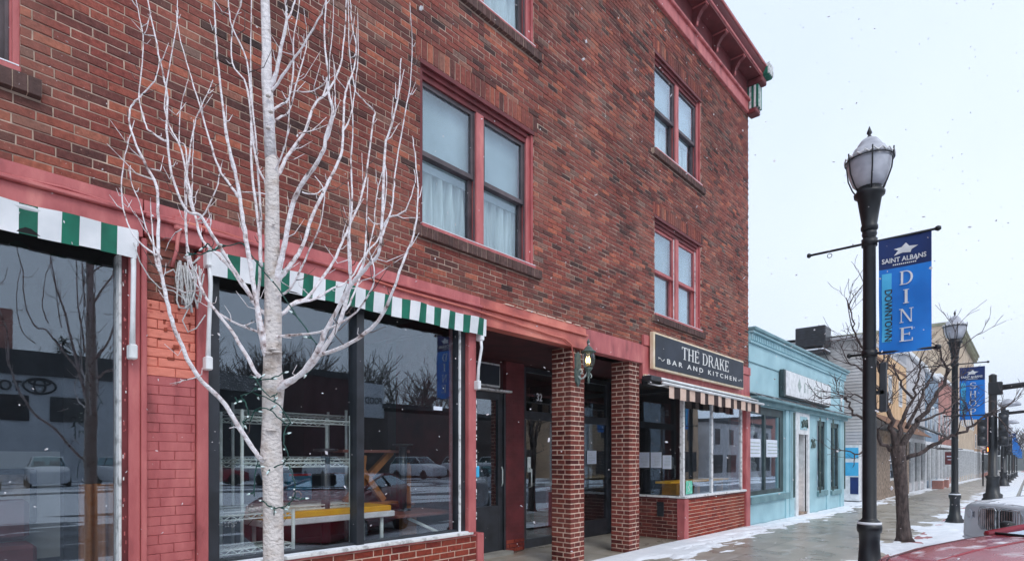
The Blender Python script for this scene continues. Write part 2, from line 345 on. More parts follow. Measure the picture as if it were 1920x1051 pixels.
def serif(mb, st, mat, mtx, w, h, gap=.08, ext=.004):
    tot = sum(GL[c][0] if c != ' ' else .35 for c in st)+gap*(len(st)-1); sx = w/tot; x = 0; k = 0
    for c in st:
        if c == ' ': x += .35+gap; continue
        for q in GL[c][1]:
            k += 1; e = ext+.00012*(k % 9)
            a = sum(q[i][0]*q[(i+1) % 4][1]-q[(i+1) % 4][0]*q[i][1] for i in range(4))
            if a < 0: q = q[::-1]
            P4 = [((x+p[0])*sx, p[1]*h) for p in q]
            mb.add([(p[0], p[1], e) for p in P4]+[(p[0], p[1], -.001) for p in P4], [(0, 1, 2, 3), (0, 4, 5, 1), (1, 5, 6, 2), (2, 6, 7, 3), (3, 7, 4, 0)], mat, mtx)
        x += GL[c][0]+gap
# bricks -----------------------------------------------------------------
def one_brick(mb, a0, a1, z0, z1, O, U, N, mat, depth=.1, ch=.003, j=.0022):
    o = R.uniform(-j, j); t = [R.uniform(-.0012, .0012) for _ in range(4)]
    c = [(a0+t[0], z0+t[1]*.6), (a1+t[1], z0+t[2]*.6), (a1+t[2], z1+t[3]*.6), (a0+t[3], z1+t[0]*.6)]
    ci = [(c[0][0]+ch, c[0][1]+ch), (c[1][0]-ch, c[1][1]+ch), (c[2][0]-ch, c[2][1]-ch), (c[3][0]+ch, c[3][1]-ch)]
    vs = [O+U*p[0]+Vector((0, 0, p[1]))+N*(o+t[i]) for i, p in enumerate(ci)]
    vs += [O+U*p[0]+Vector((0, 0, p[1]))+N*(o-ch) for p in c]+[O+U*p[0]+Vector((0, 0, p[1]))-N*depth for p in c]
    fs = [(0, 1, 2, 3)]
    for i in range(4):
        k = (i+1) % 4; fs += [(i, i+4, k+4, k), (i+4, i+8, k+8, k+4)]
    mb.add(vs, fs, mat)
def brick_face(mb, O, U, N, u0, u1, z0, z1, mat, holes=(), bw=.213, bh=.067, mo=.009, depth=.08, rowoff=0, j=.0022):
    O, U, N = Vector(O), Vector(U), Vector(N); nr = int(round((z1-z0)/bh)); bh = (z1-z0)/nr
    for r in range(nr):
        za = z0+r*bh+mo/2; zb = z0+(r+1)*bh-mo/2; zm = (za+zb)/2
        iv = [(u0, u1)]
        for (h0, h1, w0, w1) in holes:
            if w0 < zm < w1:
                nv = []
                for a, b in iv:
                    if h1 <= a or h0 >= b: nv.append((a, b)); continue
                    if h0 > a: nv.append((a, h0))
                    if h1 < b: nv.append((h1, b))
                iv = nv
        off = ((r+rowoff) % 2)*bw/2+R.uniform(-.012, .012)
        for a, b in iv:
            k = math.floor((a-off)/bw); x = off+k*bw
            while x < b:
                p, q = max(x+mo/2, a), min(x+bw-mo/2, b)
                if R.random() < .08 and q-p > .19:
                    m = p+.1; one_brick(mb, p, m-mo/2, za, zb, O, U, N, mat, depth, j=j); one_brick(mb, m+mo/2, q, za, zb, O, U, N, mat, depth, j=j)
                elif q-p > .02: one_brick(mb, p, q, za, zb, O, U, N, mat, depth, j=j)
                x += bw
def brick_pier(mb, x0, x1, y0, y1, z0, z1, mat, mort, bh=.067, mo=.012, d=.09, mi=.008):
    nr = int(round((z1-z0)/bh)); bh = (z1-z0)/nr
    for r in range(nr):
        za = z0+r*bh+mo/2; zb = z0+(r+1)*bh-mo/2; ev = r % 2
        for (O, U, N, ln) in (((x0, y0, 0), (1, 0, 0), (0, -1, 0), x1-x0), ((x1, y1, 0), (-1, 0, 0), (0, 1, 0), x1-x0), ((x1, y0, 0), (0, 1, 0), (1, 0, 0), y1-y0), ((x0, y1, 0), (0, -1, 0), (-1, 0, 0), y1-y0)):
            full = (abs(N[1]) > 0) == bool(ev); a, b = (0, ln) if full else (d+mo, ln-d-mo)
            if full: cut = [a, a+.2, b] if b-a > .25 else [a, b]
            else: cut = [a, b]
            for i in range(len(cut)-1):
                p = cut[i]+(mo/2 if i else 0); q = cut[i+1]-(mo/2 if i < len(cut)-2 else 0)
                if q-p > .02: one_brick(mb, p, q, za, zb, Vector(O), Vector(U), Vector(N), mat, d, j=.003)
    mb.box(x0+mi, x1-mi, y0+mi, y1-mi, z0, z1, mort)
def backing(mb, x0, x1, y0, y1, z0, z1, holes, mat):       # solid wall behind the bricks with openings, cut into blocks
    xs = sorted({x0, x1, *[max(x0, min(x1, h[0])) for h in holes], *[max(x0, min(x1, h[1])) for h in holes]})
    for a, b in zip(xs, xs[1:]):
        if b-a < 1e-5: continue
        zz = z0; m = (a+b)/2
        for h in sorted([h for h in holes if h[0] < m < h[1]], key=lambda q: q[2]):
            if h[2] > zz: mb.box(a, b, y0, y1, zz, h[2], mat)
            zz = max(zz, h[3])
        if z1 > zz: mb.box(a, b, y0, y1, zz, z1, mat)
# ================================================================ the three-storey brick building
B = thing('brick_building', 'three-storey red brick building with pink trim, paired sash windows and bracketed cornice', 'building', (4.5, 0, 0))
XL, XR = -5.0, 13.05
WIN = [(-1.2, .62, 3.87, 5.6), (3.77, 5.6, 3.87, 5.6), (8.74, 10.58, 3.87, 5.55), (-1.2, .62, 6.63, 8.3), (3.77, 5.6, 6.63, 8.3), (8.74, 10.58, 6.63, 8.3)]
holes = []
for (a, b, c, d) in WIN: holes.append((a, b, c, d)); holes.append((a-.09, b+.1, c-.125, c)); holes.append((a-.06, b+.06, d, d+.205))
w = MB()
brick_face(w, (0, 0, 0), (1, 0, 0), (0, -1, 0), XL, XR, 3.3, 9.05, 'brick', holes, bw=.196, bh=.0625, mo=.0085, j=.0035)
backing(w, XL, XR-.006, .006, .34, 3.3, 9.05, [h for h in WIN], 'mortar')
w.box(XR-.28, XR-.004, .34, 9, 0, 9.6, 'mortar'); brick_face(w, (XR, 0, 0), (0, 1, 0), (1, 0, 0), .09, 9, 0, 9.05, 'brick', (), mo=.0075, depth=.08)
w.box(XL, XL+.25, .34, 9, 0, 9.6, 'mortar'); w.box(XL, XR-.004, 8.8, 9.0, 0, 9.6, 'mortar'); w.box(XL, XR-.004, .34, 8.8, 9.2, 9.3, 'roof_dark')
w.build('wall', B)
# soldier courses and rowlock sills
for (a, b, c, d) in WIN:
    w = MB(); n = int((b-a+.12)/.0755); s = (b-a+.12)/n
    for i in range(n): one_brick(w, a-.06+i*s+.004, a-.06+(i+1)*s-.004, d+.004, d+.2, Vector((0, 0, 0)), Vector((1, 0, 0)), Vector((0, -1, 0)), 'brick', .12)
    w.build('lintel', B)
for (a, b, c, d) in WIN:
    w = MB(); n = int((b-a+.19)/.07); s = (b-a+.19)/n
    for i in range(n): one_brick(w, a-.09+i*s+.003, a-.09+(i+1)*s-.003, c-.12, c-.012, Vector((0, -.05, 0)), Vector((1, 0, 0)), Vector((0, -1, 0)), 'brick_sill', .15)
    w.box(a-.088, b+.098, -.044, .09, c-.118, c-.014, 'mortar')
    w.build('window_sill', B)
def upper_window(a, b, z0, z1, pink, i):
    f = MB(); m = (a+b)/2; fr = 'pink'
    hd = .16; fw = .1 if a > 0 else .045
    f.box(a, a+.05, .03, .2, z0, z1, 'maroon'); f.box(b-fw, b, .05, .2, z0, z1-.05, 'pink', c=.006); f.box(b-.035, b-.001, .02, .05, z0, z1, 'pink')
    f.box(a+.05, b-fw, .035, .2, z1-hd+.06, z1, 'maroon'); f.box(a+.05, b-fw, .06, .2, z1-hd, z1-hd+.058, 'maroon'); f.box(a, b, .0, .03, z1-.05, z1-.002, 'maroon')
    f.box(m-.06, m+.06, .045, .2, z0+.03, z1-hd, 'pink', c=.008)
    f.box(a, b, -.03, .2, z0-.01, z0+.03, 'pink', c=.006)
    f.box(a+.01, b-.01, -.028, .03, z0+.031, z0+.038, 'snow')
    W_ = f.build('window', B)
    zm = z0+(z1-z0-hd)*.5+.02; sm = 'pink' if pink else 'grey_sash'
    for (p, q) in ((a+.05, m-.06), (m+.06, b-fw)):
        s = MB()
        for (y, c0, c1) in ((.085, zm-.01, z1-hd), (.125, z0+.03, zm+.035)):
            s.box(p, p+.05, y, y+.045, c0, c1, sm); s.box(q-.055, q, y, y+.045, c0, c1, sm)
            s.box(p+.05, q-.055, y, y+.045, c1-.045, c1, sm); s.box(p+.05, q-.055, y, y+.045, c0, c0+.05, sm)
        s.box(q-.02, q-.001, .075, .085, z0+.03, z1-hd, 'white_dirty' if pink else sm)
        s.build('sash', W_)
        g = MB(); g.box(p+.05, q-.055, .105, .109, zm+.03, z1-hd-.04, 'glass_upper'); g.box(p+.05, q-.055, .145, .149, z0+.08, zm-.01, 'glass_upper'); g.build('pane', W_)
        c = MB(); kk = i*1.7+p
        c.box(p, q, .2, .21, zm-.1 if i != 2 else z0+.05, z1-hd, 'shade')
        if i != 2:
            c.grid(lambda s_, t_: (p+(q-p)*s_, .25+.035*math.sin(s_*(34+3*math.sin(kk))+1.2*math.sin(t_*2+kk))+.014*math.sin(s_*71+kk), z0+.03+(zm-z0)*t_), 90, 8, 'curtain')
        c.build('curtain', W_)
        d_ = MB(); d_.box(p-.05, q+.05, .6, .62, z0-.1, z1, 'room'); d_.build('inner_wall', W_)
for i, (a, b, c, d) in enumerate(WIN): upper_window(a, b, c, d, i in (2,), i)
# cornice
w = MB()
w.box(XL, XR+.05, -.07, 0, 9.05, 9.12, 'pink', c=.01); w.box(XL, XR+.04, -.055, 0, 9.122, 9.3, 'pink'); w.box(XL, XR+.06, -.1, 0, 9.302, 9.36, 'pink', c=.012)
w.box(XL, XR+.02, -.03, .3, 9.362, 9.76, 'maroon'); w.box(XL, XR-.002, .002, .3, 9.052, 9.36, 'mortar')
w.box(XL, XR+.12, -.31, 0, 9.762, 9.8, 'maroon'); w.box(XL, XR+.15, -.33, 0, 9.802, 9.86, 'pink', c=.01)
w.grid(lambda s, t: (XL+(XR+.18-XL)*s, -.335-.05*math.sin(t*1.4), 9.862+.1*t), 2, 6, 'maroon'); w.box(XL, XR+.2, -.41, -.02, 9.963, 10.01, 'pink', c=.008); w.box(XL, XR+.14, -.33, -.02, 9.862, 9.962, 'maroon')
w.box(XL, XR+.19, -.4, .3, 10.011, 10.03, 'roof_dark')
CO = w.build('cornice', B)
for x in [XL+.4+.92*k for k in range(19)]:
    w = MB(); pr = [(-.03, 9.38), (-.07, 9.39), (-.1, 9.45), (-.13, 9.56), (-.2, 9.66), (-.28, 9.7), (-.28, 9.758), (-.03, 9.758)]
    for sx in (0,):
        vs = [(x+.0, y, z) for y, z in pr]+[(x+.09, y, z) for y, z in pr]; n = len(pr)
        w.add(vs, [tuple(range(n)), tuple(range(2*n-1, n-1, -1))]+[(i, i+n, (i+1) % n+n, (i+1) % n) for i in range(n)], 'maroon')
    w.box(x-.012, x+.102, -.3, -.03, 9.735, 9.76, 'pink'); w.box(x+.02, x+.07, -.115, -.05, 9.42, 9.52, 'pink', c=.01)
    w.build('bracket', CO)
w = MB()                                   # the striped corbel that ends the cornice
for k in range(5):
    for q in range(5): w.box(XR-.15+k*.05, XR-.106+k*.05, -.26+q*.05+.0, -.216+q*.05, 9.14, 9.62, 'green_cloth' if (k+q) % 2 == 0 else 'white_dirty', c=.004)
w.box(XR-.17, XR+.09, -.23, -.02, 9.02, 9.13, 'maroon', c=.02); w.box(XR-.17, XR+.1, -.36, -.03, 9.63, 9.76, 'maroon', c=.02)
w.box(XR-.06, XR+.24, -.45, -.1, 9.8, 10.0, 'green_cloth', c=.03)
for k in range(4): w.box(XR-.05+k*.075, XR-.02+k*.075, -.47, -.3, 9.82, 10.06, 'white_dirty', c=.008)
w.lathe([(.03, 0), (.06, .03), (.05, .08), (.02, .11), (.001, .14)], XR+.2, -.38, 10, 'white_dirty', 10.0)
w.build('corbel', CO)
# painted fascia over the shop fronts
w = MB()
def fasc(a, b, lo, mat, top=3.3):
    w.box(a, b, -.05, .1, lo, 3.17, mat, c=.004); w.box(a, b, -.085, .08, 3.172, 3.2, mat, c=.006); w.box(a, b, -.04, .06, 3.202, top-.002, mat)
fasc(XL, 1.27, 3.03, 'pink'); fasc(1.28, 1.655, 3.06, 'pink'); fasc(1.665, 4.6, 3.03, 'pink'); fasc(4.605, 6.68, 2.99, 'salmon')
w.box(6.69, 8.28, -.035, .3, 3.0, 3.298, 'pink', c=.006); w.box(8.285, XR, -.03, .3, 2.76, 3.296, 'pink'); w.box(8.3, XR, -.06, -.03, 2.78, 2.83, 'sign_cream')
w.box(8.3, XR, -.05, 0, 3.3, 3.47, 'pink', c=.004)
for q in range(9): w.box(5.0+q*.2, 5.15+q*.2+R.uniform(-.03, .03), -.052, -.0, 3.3, 3.3+R.uniform(.004, .018), 'mortar_light')
w.build('fascia', B)
# pier between the shop windows, painted brick
w = MB()
w.box(1.3, 1.625, .007, .4, 0, 2.1, 'pink'); w.box(1.3, 1.625, .012, .4, 2.1, 2.62, 'salmon'); w.box(1.3, 1.625, .03, .4, 2.62, 3.3, 'mortar')
brick_face(w, (0, 0, 0), (1, 0, 0), (0, -1, 0), 1.3, 1.625, 0, 2.08, 'pink', mo=.0035, depth=.03, j=.002)
brick_face(w, (0, 0, 0), (1, 0, 0), (0, -1, 0), 1.3, 1.625, 2.08, 2.62, 'salmon_peel', mo=.005, depth=.03, j=.005)
brick_face(w, (0, .015, 0), (1, 0, 0), (0, -1, 0), 1.3, 1.625, 2.62, 3.07, 'brick', mo=.01, depth=.03, j=.01)
for k in range(14):
    z = R.uniform(2.2, 2.6); x = R.uniform(1.32, 1.6); w.box(x, x+R.uniform(.01, .05), -.0075, 0, z, z+R.uniform(.006, .03), 'brick_low', c=.002)
w.build('painted_pier', B)
w = MB()
w.box(1.19, 1.26, -.03, .3, .62, 3.03, 'pink', c=.006); w.box(1.262, 1.298, -.045, .3, 0, 3.03, 'pink', c=.006); w.box(1.155, 1.189, -.01, .2, .62, 3.03, 'maroon'); w.box(1.14, 1.154, .0, .12, .62, 2.9, 'white_dirty')
for k in range(40): z = R.uniform(.64, 2.9); x = 1.157+R.uniform(0, .02); w.box(x, x+R.uniform(.003, .008), -.0118, -.008, z, z+R.uniform(.006, .03), 'pink' if k % 4 else 'white_dirty')
w.build('window_post', B)
w = MB(); w.box(1.63, 1.71, -.03, .3, .62, 3.03, 'pink', c=.006); w.build('window_post', B)
w = MB(); w.box(4.425, 4.54, -.035, .3, .66, 3.0, 'pink', c=.006); w.box(4.54, 4.56, .0, .3, .66, 3.0, 'pink')
for k in range(26): z = R.uniform(.7, 2.4); w.box(4.536, 4.547, -.0375, -.03, z, z+R.uniform(.01, .05), 'white_paint')
w.build('window_post', B)
# low walls
w = MB(); w.box(XL, 1.298, .008, .3, 0, .6, 'mortar_light'); brick_face(w, (0, 0, 0), (1, 0, 0), (0, -1, 0), XL, 1.26, 0, .6, 'brick_low', mo=.011); w.box(XL, 1.26, -.03, .12, .6, .62, 'white_dirty'); w.build('low_wall', B)
w = MB(); w.box(1.63, 4.575, .008, .3, 0, .618, 'mortar_light'); brick_face(w, (0, 0, 0), (1, 0, 0), (0, -1, 0), 1.63, 4.575, 0, .615, 'brick_low', mo=.012)
w.box(2.45, 2.78, -.006, 0, .35, .5, 'pink'); w.box(4.578, 4.68, -.02, .3, 0, .64, 'pink', c=.006); w.box(1.63, 4.56, -.012, .12, .619, .636, 'pink'); w.build('low_wall', B)
w = MB(); w.box(1.71, 4.5, -.035, .12, .637, .672, 'white_dirty', c=.006); w.box(1.72, 4.42, -.03, .06, .673, .68, 'snow'); w.build('window_ledge', B)
# shop windows
def shop_window(bars, panes, mat='black_frame', nm='shop_window'):
    f = MB()
    for q in bars: f.box(*q[:6], mat if len(q) == 6 else q[6], c=.003)
    W_ = f.build(nm, B)
    for (a, b, y, z0, z1) in panes: g = MB(); g.box(a, b, y, y+.008, z0, z1, 'glass'); g.build('pane', W_)
    return W_
shop_window([(-3.0, -2.9, .02, .12, .62, 3.0), (-2.9, 1.14, .04, .12, 2.93, 3.0), (-.95, -.87, .02, .12, .62, 3.0), (-2.9, 1.14, .04, .12, .62, .66)], [(-2.9, -.95, .07, .66, 2.93), (-.87, 1.14, .07, .66, 2.93)])
shop_window([(1.711, 1.8, .0, .12, .672, 3.0), (3.02, 3.1, .0, .12, .672, 3.0), (4.32, 4.424, .02, .12, .672, 3.0), (1.8, 4.32, .04, .12, 2.93, 3.0), (1.8, 4.32, .03, .12, .672, .7), (4.315, 4.335, -.005, .02, .68, 2.95, 'white_dirty')], [(1.8, 3.02, .07, .7, 2.93), (3.1, 4.32, .07, .7, 2.93)])
# recessed entrance
w = MB()
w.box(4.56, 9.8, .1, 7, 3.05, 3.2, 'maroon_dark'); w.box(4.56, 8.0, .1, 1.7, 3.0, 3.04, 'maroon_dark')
w.box(4.7, 5.4, 1.5, 1.7, 0, 3.0, 'maroon'); w.box(6.64, 7.08, 1.44, 1.7, .0, 3.0, 'maroon', c=.005); w.box(9.75, 9.85, 1.42, 1.7, 0, 3.0, 'black_frame')
brick_face(w, (0, 1.438, 0), (1, 0, 0), (0, -1, 0), 6.65, 7.07, .2, 3.0, 'maroon', mo=.006, depth=.01, j=.001)
brick_face(w, (0, 1.43, 0), (1, 0, 0), (0, -1, 0), 6.65, 7.07, 0, .2, 'brick_low', mo=.012, depth=.02)
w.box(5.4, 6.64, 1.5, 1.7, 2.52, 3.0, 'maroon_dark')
w.build('entrance_wall', B)
d = MB()                                                # black side door
for q in ((5.9, 6.02, 1.47, 1.53, .05, 2.5), (6.5, 6.6, 1.47, 1.53, .05, 2.5), (6.02, 6.5, 1.47, 1.53, 2.38, 2.5), (6.02, 6.5, 1.47, 1.53, .05, .75), (5.82, 5.9, 1.44, 1.56, 0, 2.5), (6.6, 6.638, 1.44, 1.56, 0, 2.5)): d.box(*q, 'black_frame', c=.004)
d.box(5.4, 5.82, 1.48, 1.53, 0, 2.5, 'black_frame'); d.box(5.4, 6.7, 1.36, 1.5, 2.5, 2.53, 'white_dirty'); d.box(5.8, 6.66, 1.3, 1.5, -.01, .05, 'concrete_kerb')
DR = d.build('door', B); g = MB(); g.box(6.02, 6.5, 1.5, 1.506, .75, 2.38, 'glass'); g.build('pane', DR)
g = MB(); g.tube([(6.54, 1.44, 1.05), (6.54, 1.42, 1.1), (6.54, 1.42, 1.3), (6.54, 1.44, 1.35)], .01, 6, 'steel'); g.build('handle', DR)
d = MB()                                                # glazed double entrance
for q in ((7.09, 7.2, 1.5, 1.58, 0, 2.98), (8.3, 8.4, 1.5, 1.58, 0, 2.1), (9.62, 9.75, 1.5, 1.58, 0, 2.98), (7.2, 9.62, 1.5, 1.58, 2.12, 2.26), (7.2, 9.62, 1.5, 1.58, 2.9, 2.98), (7.2, 8.3, 1.5, 1.58, 0, .14), (8.4, 9.62, 1.5, 1.58, 0, .3), (8.48, 8.56, 1.49, 1.57, .3, 2.1)): d.box(*q, 'black_frame', c=.004)
DR = d.build('door', B); g = MB(); g.box(7.2, 8.3, 1.53, 1.536, .14, 2.12, 'glass'); g.box(8.56, 9.62, 1.53, 1.536, .3, 2.12, 'glass'); g.box(7.2, 9.62, 1.53, 1.536, 2.26, 2.9, 'glass'); g.build('pane', DR)
g = MB(); g.tube([(7.26, 1.5, 1.0), (7.26, 1.44, 1.02), (7.26, 1.44, 1.3), (7.26, 1.5, 1.32)], .012, 6, 'steel'); g.box(7.22, 7.3, 1.49, 1.5, 1.25, 1.5, 'steel'); g.build('handle', DR)
g = MB(); text_fit(g, '32', 'white_paint', facing_street(7.46, 1.497, 2.44), .15, .13, .003, .02); g.box(7.45, 7.62, 1.5, 1.53, 2.42, 2.43, 'black_frame'); g.build('house_number', DR)
for (a, b, dy) in ((6.374, 6.70, 0), (7.921, 8.235, 0)):
    w = MB(); brick_pier(w, a, b, dy, dy+.33, -.01, 3.0, 'brick_column', 'mortar_light', mo=.015, mi=.006); w.build('column', B)
# the projecting bay of the bar
w = MB()
brick_face(w, (0, 0, 0), (1, 0, 0), (0, -1, 0), 9.98, 12.82, -.08, .72, 'brick_low', mo=.013); brick_face(w, (9.83, 1.5, 0), (0, -1, 0), (-1, 0, 0), 0, 1.4, -.08, .72, 'brick_column', mo=.011)
w.box(9.84, 12.9, .008, .3, -.2, .72, 'mortar_light'); w.box(9.84, 10.1, .3, 1.5, -.2, .72, 'mortar_light')
w.box(9.8, 9.97, -.03, .12, -.1, .74, 'pink', c=.006); w.box(9.96, 12.84, -.015, .1, .722, .75, 'maroon'); w.box(9.815, 9.85, .1, 1.5, .722, .75, 'maroon')
w.box(12.82, 13.06, -.04, .3, -.12, 2.78, 'pink', c=.006)
w.build('low_wall', B)
w = MB(); w.box(9.79, 12.82, -.05, .22, .751, .785, 'white_dirty', c=.005); w.box(9.79, 10.0, .22, 1.5, .751, .785, 'white_dirty', c=.005); w.box(9.78, 12.8, -.045, .02, .786, .795, 'snow'); w.build('window_ledge', B)
shop_window([(9.81, 9.87, .0, .07, .79, 2.78, 'white_dirty'), (9.87, 9.89, .0, .07, .79, 2.78), (11.12, 11.18, .02, .08, .79, 2.78, 'white_dirty'), (12.68, 12.74, .02, .08, .79, 2.78, 'white_dirty'), (12.74, 12.82, .02, .1, .79, 2.78, 'pink'), (9.87, 12.7, .02, .08, 2.7, 2.78), (9.82, 9.88, 1.42, 1.5, .79, 2.78), (9.82, 9.88, .07, 1.42, 2.7, 2.78)],
    [(9.89, 11.12, .04, .79, 2.7), (11.18, 12.68, .04, .79, 2.7)])
w = MB(); w.box(9.835, 9.843, .07, 1.42, .79, 2.7, 'glass'); w.build('side_pane', B)
# dark rooms behind the glass
w = MB()
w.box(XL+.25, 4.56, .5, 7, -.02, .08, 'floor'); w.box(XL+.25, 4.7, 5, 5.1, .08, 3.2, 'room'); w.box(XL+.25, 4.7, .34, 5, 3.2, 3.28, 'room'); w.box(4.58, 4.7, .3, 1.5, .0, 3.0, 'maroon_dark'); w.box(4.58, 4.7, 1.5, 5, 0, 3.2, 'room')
w.box(1.3, 1.62, .4, 2.6, 0, 3.2, 'room'); w.box(XL+.25, 4.57, .3, 1.9, .45, .52, 'room'); w.box(4.71, 9.7, 4.2, 4.3, 0, 3.0, 'room'); w.box(4.72, 9.8, 1.58, 4.2, -.02, .02, 'floor')
w.box(9.9, 13.0, .3, 5, .0, .06, 'floor'); w.box(9.9, 12.75, 3.6, 3.7, .06, 3.2, 'room'); w.box(9.78, 9.88, 1.7, 3.6, 0, 3.2, 'room'); w.box(12.77, XR-.3, .34, 3.6, 0, 3.2, 'room'); w.box(9.85, 12.77, .34, 3.6, 3.0, 3.1, 'room')
w.box(11.0, 11.9, 2.6, 2.7, .06, 2.9, 'room_light')
w.build('shop_interior', B)
# ---------------------------------------------------------------- things fixed to the front
def awning(name, label, x0, x1, arms, first, mats=('white_cloth', 'green_cloth'), z0=2.855, z1=3.04, y=-.1, white=.115, green=.09):
    T = thing(name, label, 'awning', ((x0+x1)/2, y, z0), group='striped shop awnings')
    w = MB(); x = x0; k = first; nx = 0
    def fy(x, t): return y-.012*math.sin(x*7.3)-.012*t*math.sin(x*15.7+1)
    while x < x1-.01:
        wd = min(white if k == 0 else green, x1-x)
        w.grid(lambda s, t: (x+wd*s, fy(x+wd*s, 1-t)-.02*(1-t), z1-(z1-z0)*t-(.004*math.sin(x*40))*t), 3, 6, mats[k])
        x += wd; k = 1-k
    w.build('valance', T)
    w = MB(); w.grid(lambda s, t: (x0+(x1-x0)*s, y+.02+t*.1, z1-.01+.02*t), 2, 2, 'dark_cloth'); w.tube([(x0-.01, y+.02, z1-.02), (x1+.01, y+.02, z1-.02)], .022, 10, 'white_paint')
    w.grid(lambda s, t: (x0+(x1-x0)*s, y+.01, z1-.02-(z1-z0-.03)*t), 2, 2, 'dark_cloth'); w.build('roller', T)
    for (ax, zt, zb, lean) in arms:
        w = MB(); w.tube([(ax, y+.03, zt), (ax+lean*.3, y+.0, zt-.25*(zt-zb)), (ax+lean, y+.02, zb+.2), (ax+lean*1.1, y+.03, zb)], [.018, .016, .016, .02], 8, 'white_paint')
        w.box(ax-.03, ax+.03, y-.01, y+.08, zt-.06, zt+.05, 'white_paint', c=.01); w.box(ax+lean*1.1-.025, ax+lean*1.1+.025, y-.005, y+.07, zb-.05, zb+.05, 'white_paint', c=.008)
        w.build('arm', T)
    return T
awning('green_striped_awning', 'green and white striped awning over the left shop window', -3.0, 1.215, [(1.2, 3.0, 2.22, -.0)], 0)
awning('green_striped_awning', 'green and white striped awning over the middle shop window, behind the white tree', 1.70, 4.62, [(1.70, 2.98, 2.2, -.01), (4.57, 2.86, 2.3, -.04)], 0)
T = thing('brown_striped_awning', 'rolled brown and cream striped awning under the bar sign', 'awning', (10.6, -.2, 2.5))
w = MB(); x = 8.72; k = 0
while x < 13.02:
    wd = .185 if k else .21; w.grid(lambda s, t: (x+wd*s, -.27-.015*math.sin((x+wd*s)*9), 2.66-.2*t-.01*math.sin(x*23)), 3, 4, 'brown_cloth' if k else 'cream_cloth'); x += wd; k = 1-k
w.build('valance', T)
w = MB(); w.tube([(8.3, -.12, 2.79), (13.2, -.14, 2.75)], .03, 8, 'white_paint'); w.tube([(8.5, -.27, 2.69), (13.18, -.28, 2.66)], .026, 8, 'white_paint'); w.box(8.25, 8.6, -.2, -.03, 2.72, 2.8, 'black_frame', c=.01)
w.grid(lambda s, t: (8.7+4.35*s, -.26+.14*t, 2.68+.09*t), 2, 2, 'dark_cloth'); w.box(8.3, 13.0, -.03, .0, 2.66, 2.76, 'dark_cloth'); w.build('frame', T)
w = MB()
for x in (8.45, 8.95): w.tube([(x, -.03, 2.7), (x+.15, -.16, 2.66), (x+.3, -.27, 2.68)], .014, 6, 'white_paint')
w.build('arm', T)
# bar sign
T = thing('shop_sign', 'black signboard with cream edge and two lines of white lettering above the bar window', 'sign', (10.4, -.08, 2.93))
w = MB(); w.box(8.46, 12.4, -.13, -.06, 2.93, 3.53, 'sign_cream', c=.006); w.build('edge', T)
w = MB(); w.box(8.51, 12.36, -.142, -.12, 2.965, 3.495, 'sign_black', c=.003); w.build('board', T)
w = MB(); serif(w, 'THE DRAKE', 'sign_text', facing_street(9.45, -.143, 3.205), 2.1, .215, .06); text_fit(w, 'B A R   A N D   K I T C H E N', 'sign_text', facing_street(8.9, -.143, 3.055), 3.05, .085, .003, .012)
for (a, b, s) in ((8.6, 8.8, 1), (12.05, 12.25, -1)):
    w.tube([(a+(b-a)*t/8, -.146, 3.1+.02*s*math.sin(t*.9)) for t in range(9)], .006, 5, 'sign_text'); w.lathe([(.001, -.01), (.014, 0), (.001, .01)], (a if s > 0 else b), -.146, 6, 'sign_text', 3.12)
w.build('lettering', T)
# little black transom sign over the side door
T = thing('door_sign', 'small blank black sign with pale edge above the side door', 'sign', (6.2, 1.4, 2.55)); w = MB(); w.box(5.75, 6.47, 1.4, 1.48, 2.56, 2.92, 'white_dirty', c=.01); w.build('edge', T); w = MB(); w.box(5.78, 6.44, 1.39, 1.402, 2.59, 2.89, 'sign_black'); w.build('board', T)
# wall lantern
T = thing('wall_lantern', 'ornate grey wall lantern, lit, on the front brick column', 'lantern', (6.52, -.02, 2.5))
lx, ly = 6.52, -.19
w = MB(); pr = [(-.05, 2.34), (-.065, 2.42), (-.07, 2.6), (-.055, 2.72), (0, 2.76), (.055, 2.72), (.07, 2.6), (.065, 2.42), (.05, 2.34), (0, 2.28)]
n = len(pr); w.add([(lx+a, -.004, z) for a, z in pr]+[(lx+a*.8, -.03, z) for a, z in pr], [tuple(range(n, 2*n))]+[(i, (i+1) % n, (i+1) % n+n, i+n) for i in range(n)], 'iron_green'); w.build('back_plate', T)
w = MB(); w.tube([(lx, -.03, 2.42), (lx, -.07, 2.38), (lx, -.12, 2.4), (lx, -.17, 2.45), (lx, ly, 2.5)], [.014, .014, .012, .014, .02], 8, 'steel'); w.tube([(lx, -.03, 2.5), (lx, -.06, 2.52), (lx, -.09, 2.49), (lx, -.08, 2.45), (lx, -.06, 2.46)], .009, 6, 'steel')
w.lathe([(.002, 2.3), (.012, 2.32), (.018, 2.36), (.01, 2.39), (.03, 2.43), (.02, 2.46), (.045, 2.49), (.06, 2.52)], lx, ly, 12, 'iron_green'); w.tube([(lx+.05, ly, 2.45), (lx+.08, ly, 2.42), (lx+.06, ly, 2.39)], .007, 5, 'steel'); w.build('bracket', T)
w = MB(); w.lathe([(.05, 2.52), (.072, 2.57), (.08, 2.64), (.078, 2.7), (.07, 2.735)], lx, ly, 16, 'glass_lamp'); w.build('glass', T)
w = MB()
for k in range(6): t = k*math.pi/3; w.tube([(lx+r*math.cos(t), ly+r*math.sin(t), z) for r, z in ((.053, 2.52), (.076, 2.57), (.084, 2.64), (.082, 2.7), (.074, 2.735))], .004, 4, 'iron_green')
w.lathe([(.105, 2.73), (.1, 2.745), (.07, 2.76), (.05, 2.79), (.03, 2.81), (.012, 2.825), (.018, 2.85), (.024, 2.87), (.012, 2.895), (.002, 2.92)], lx, ly, 16, 'iron_green'); w.build('cap', T)
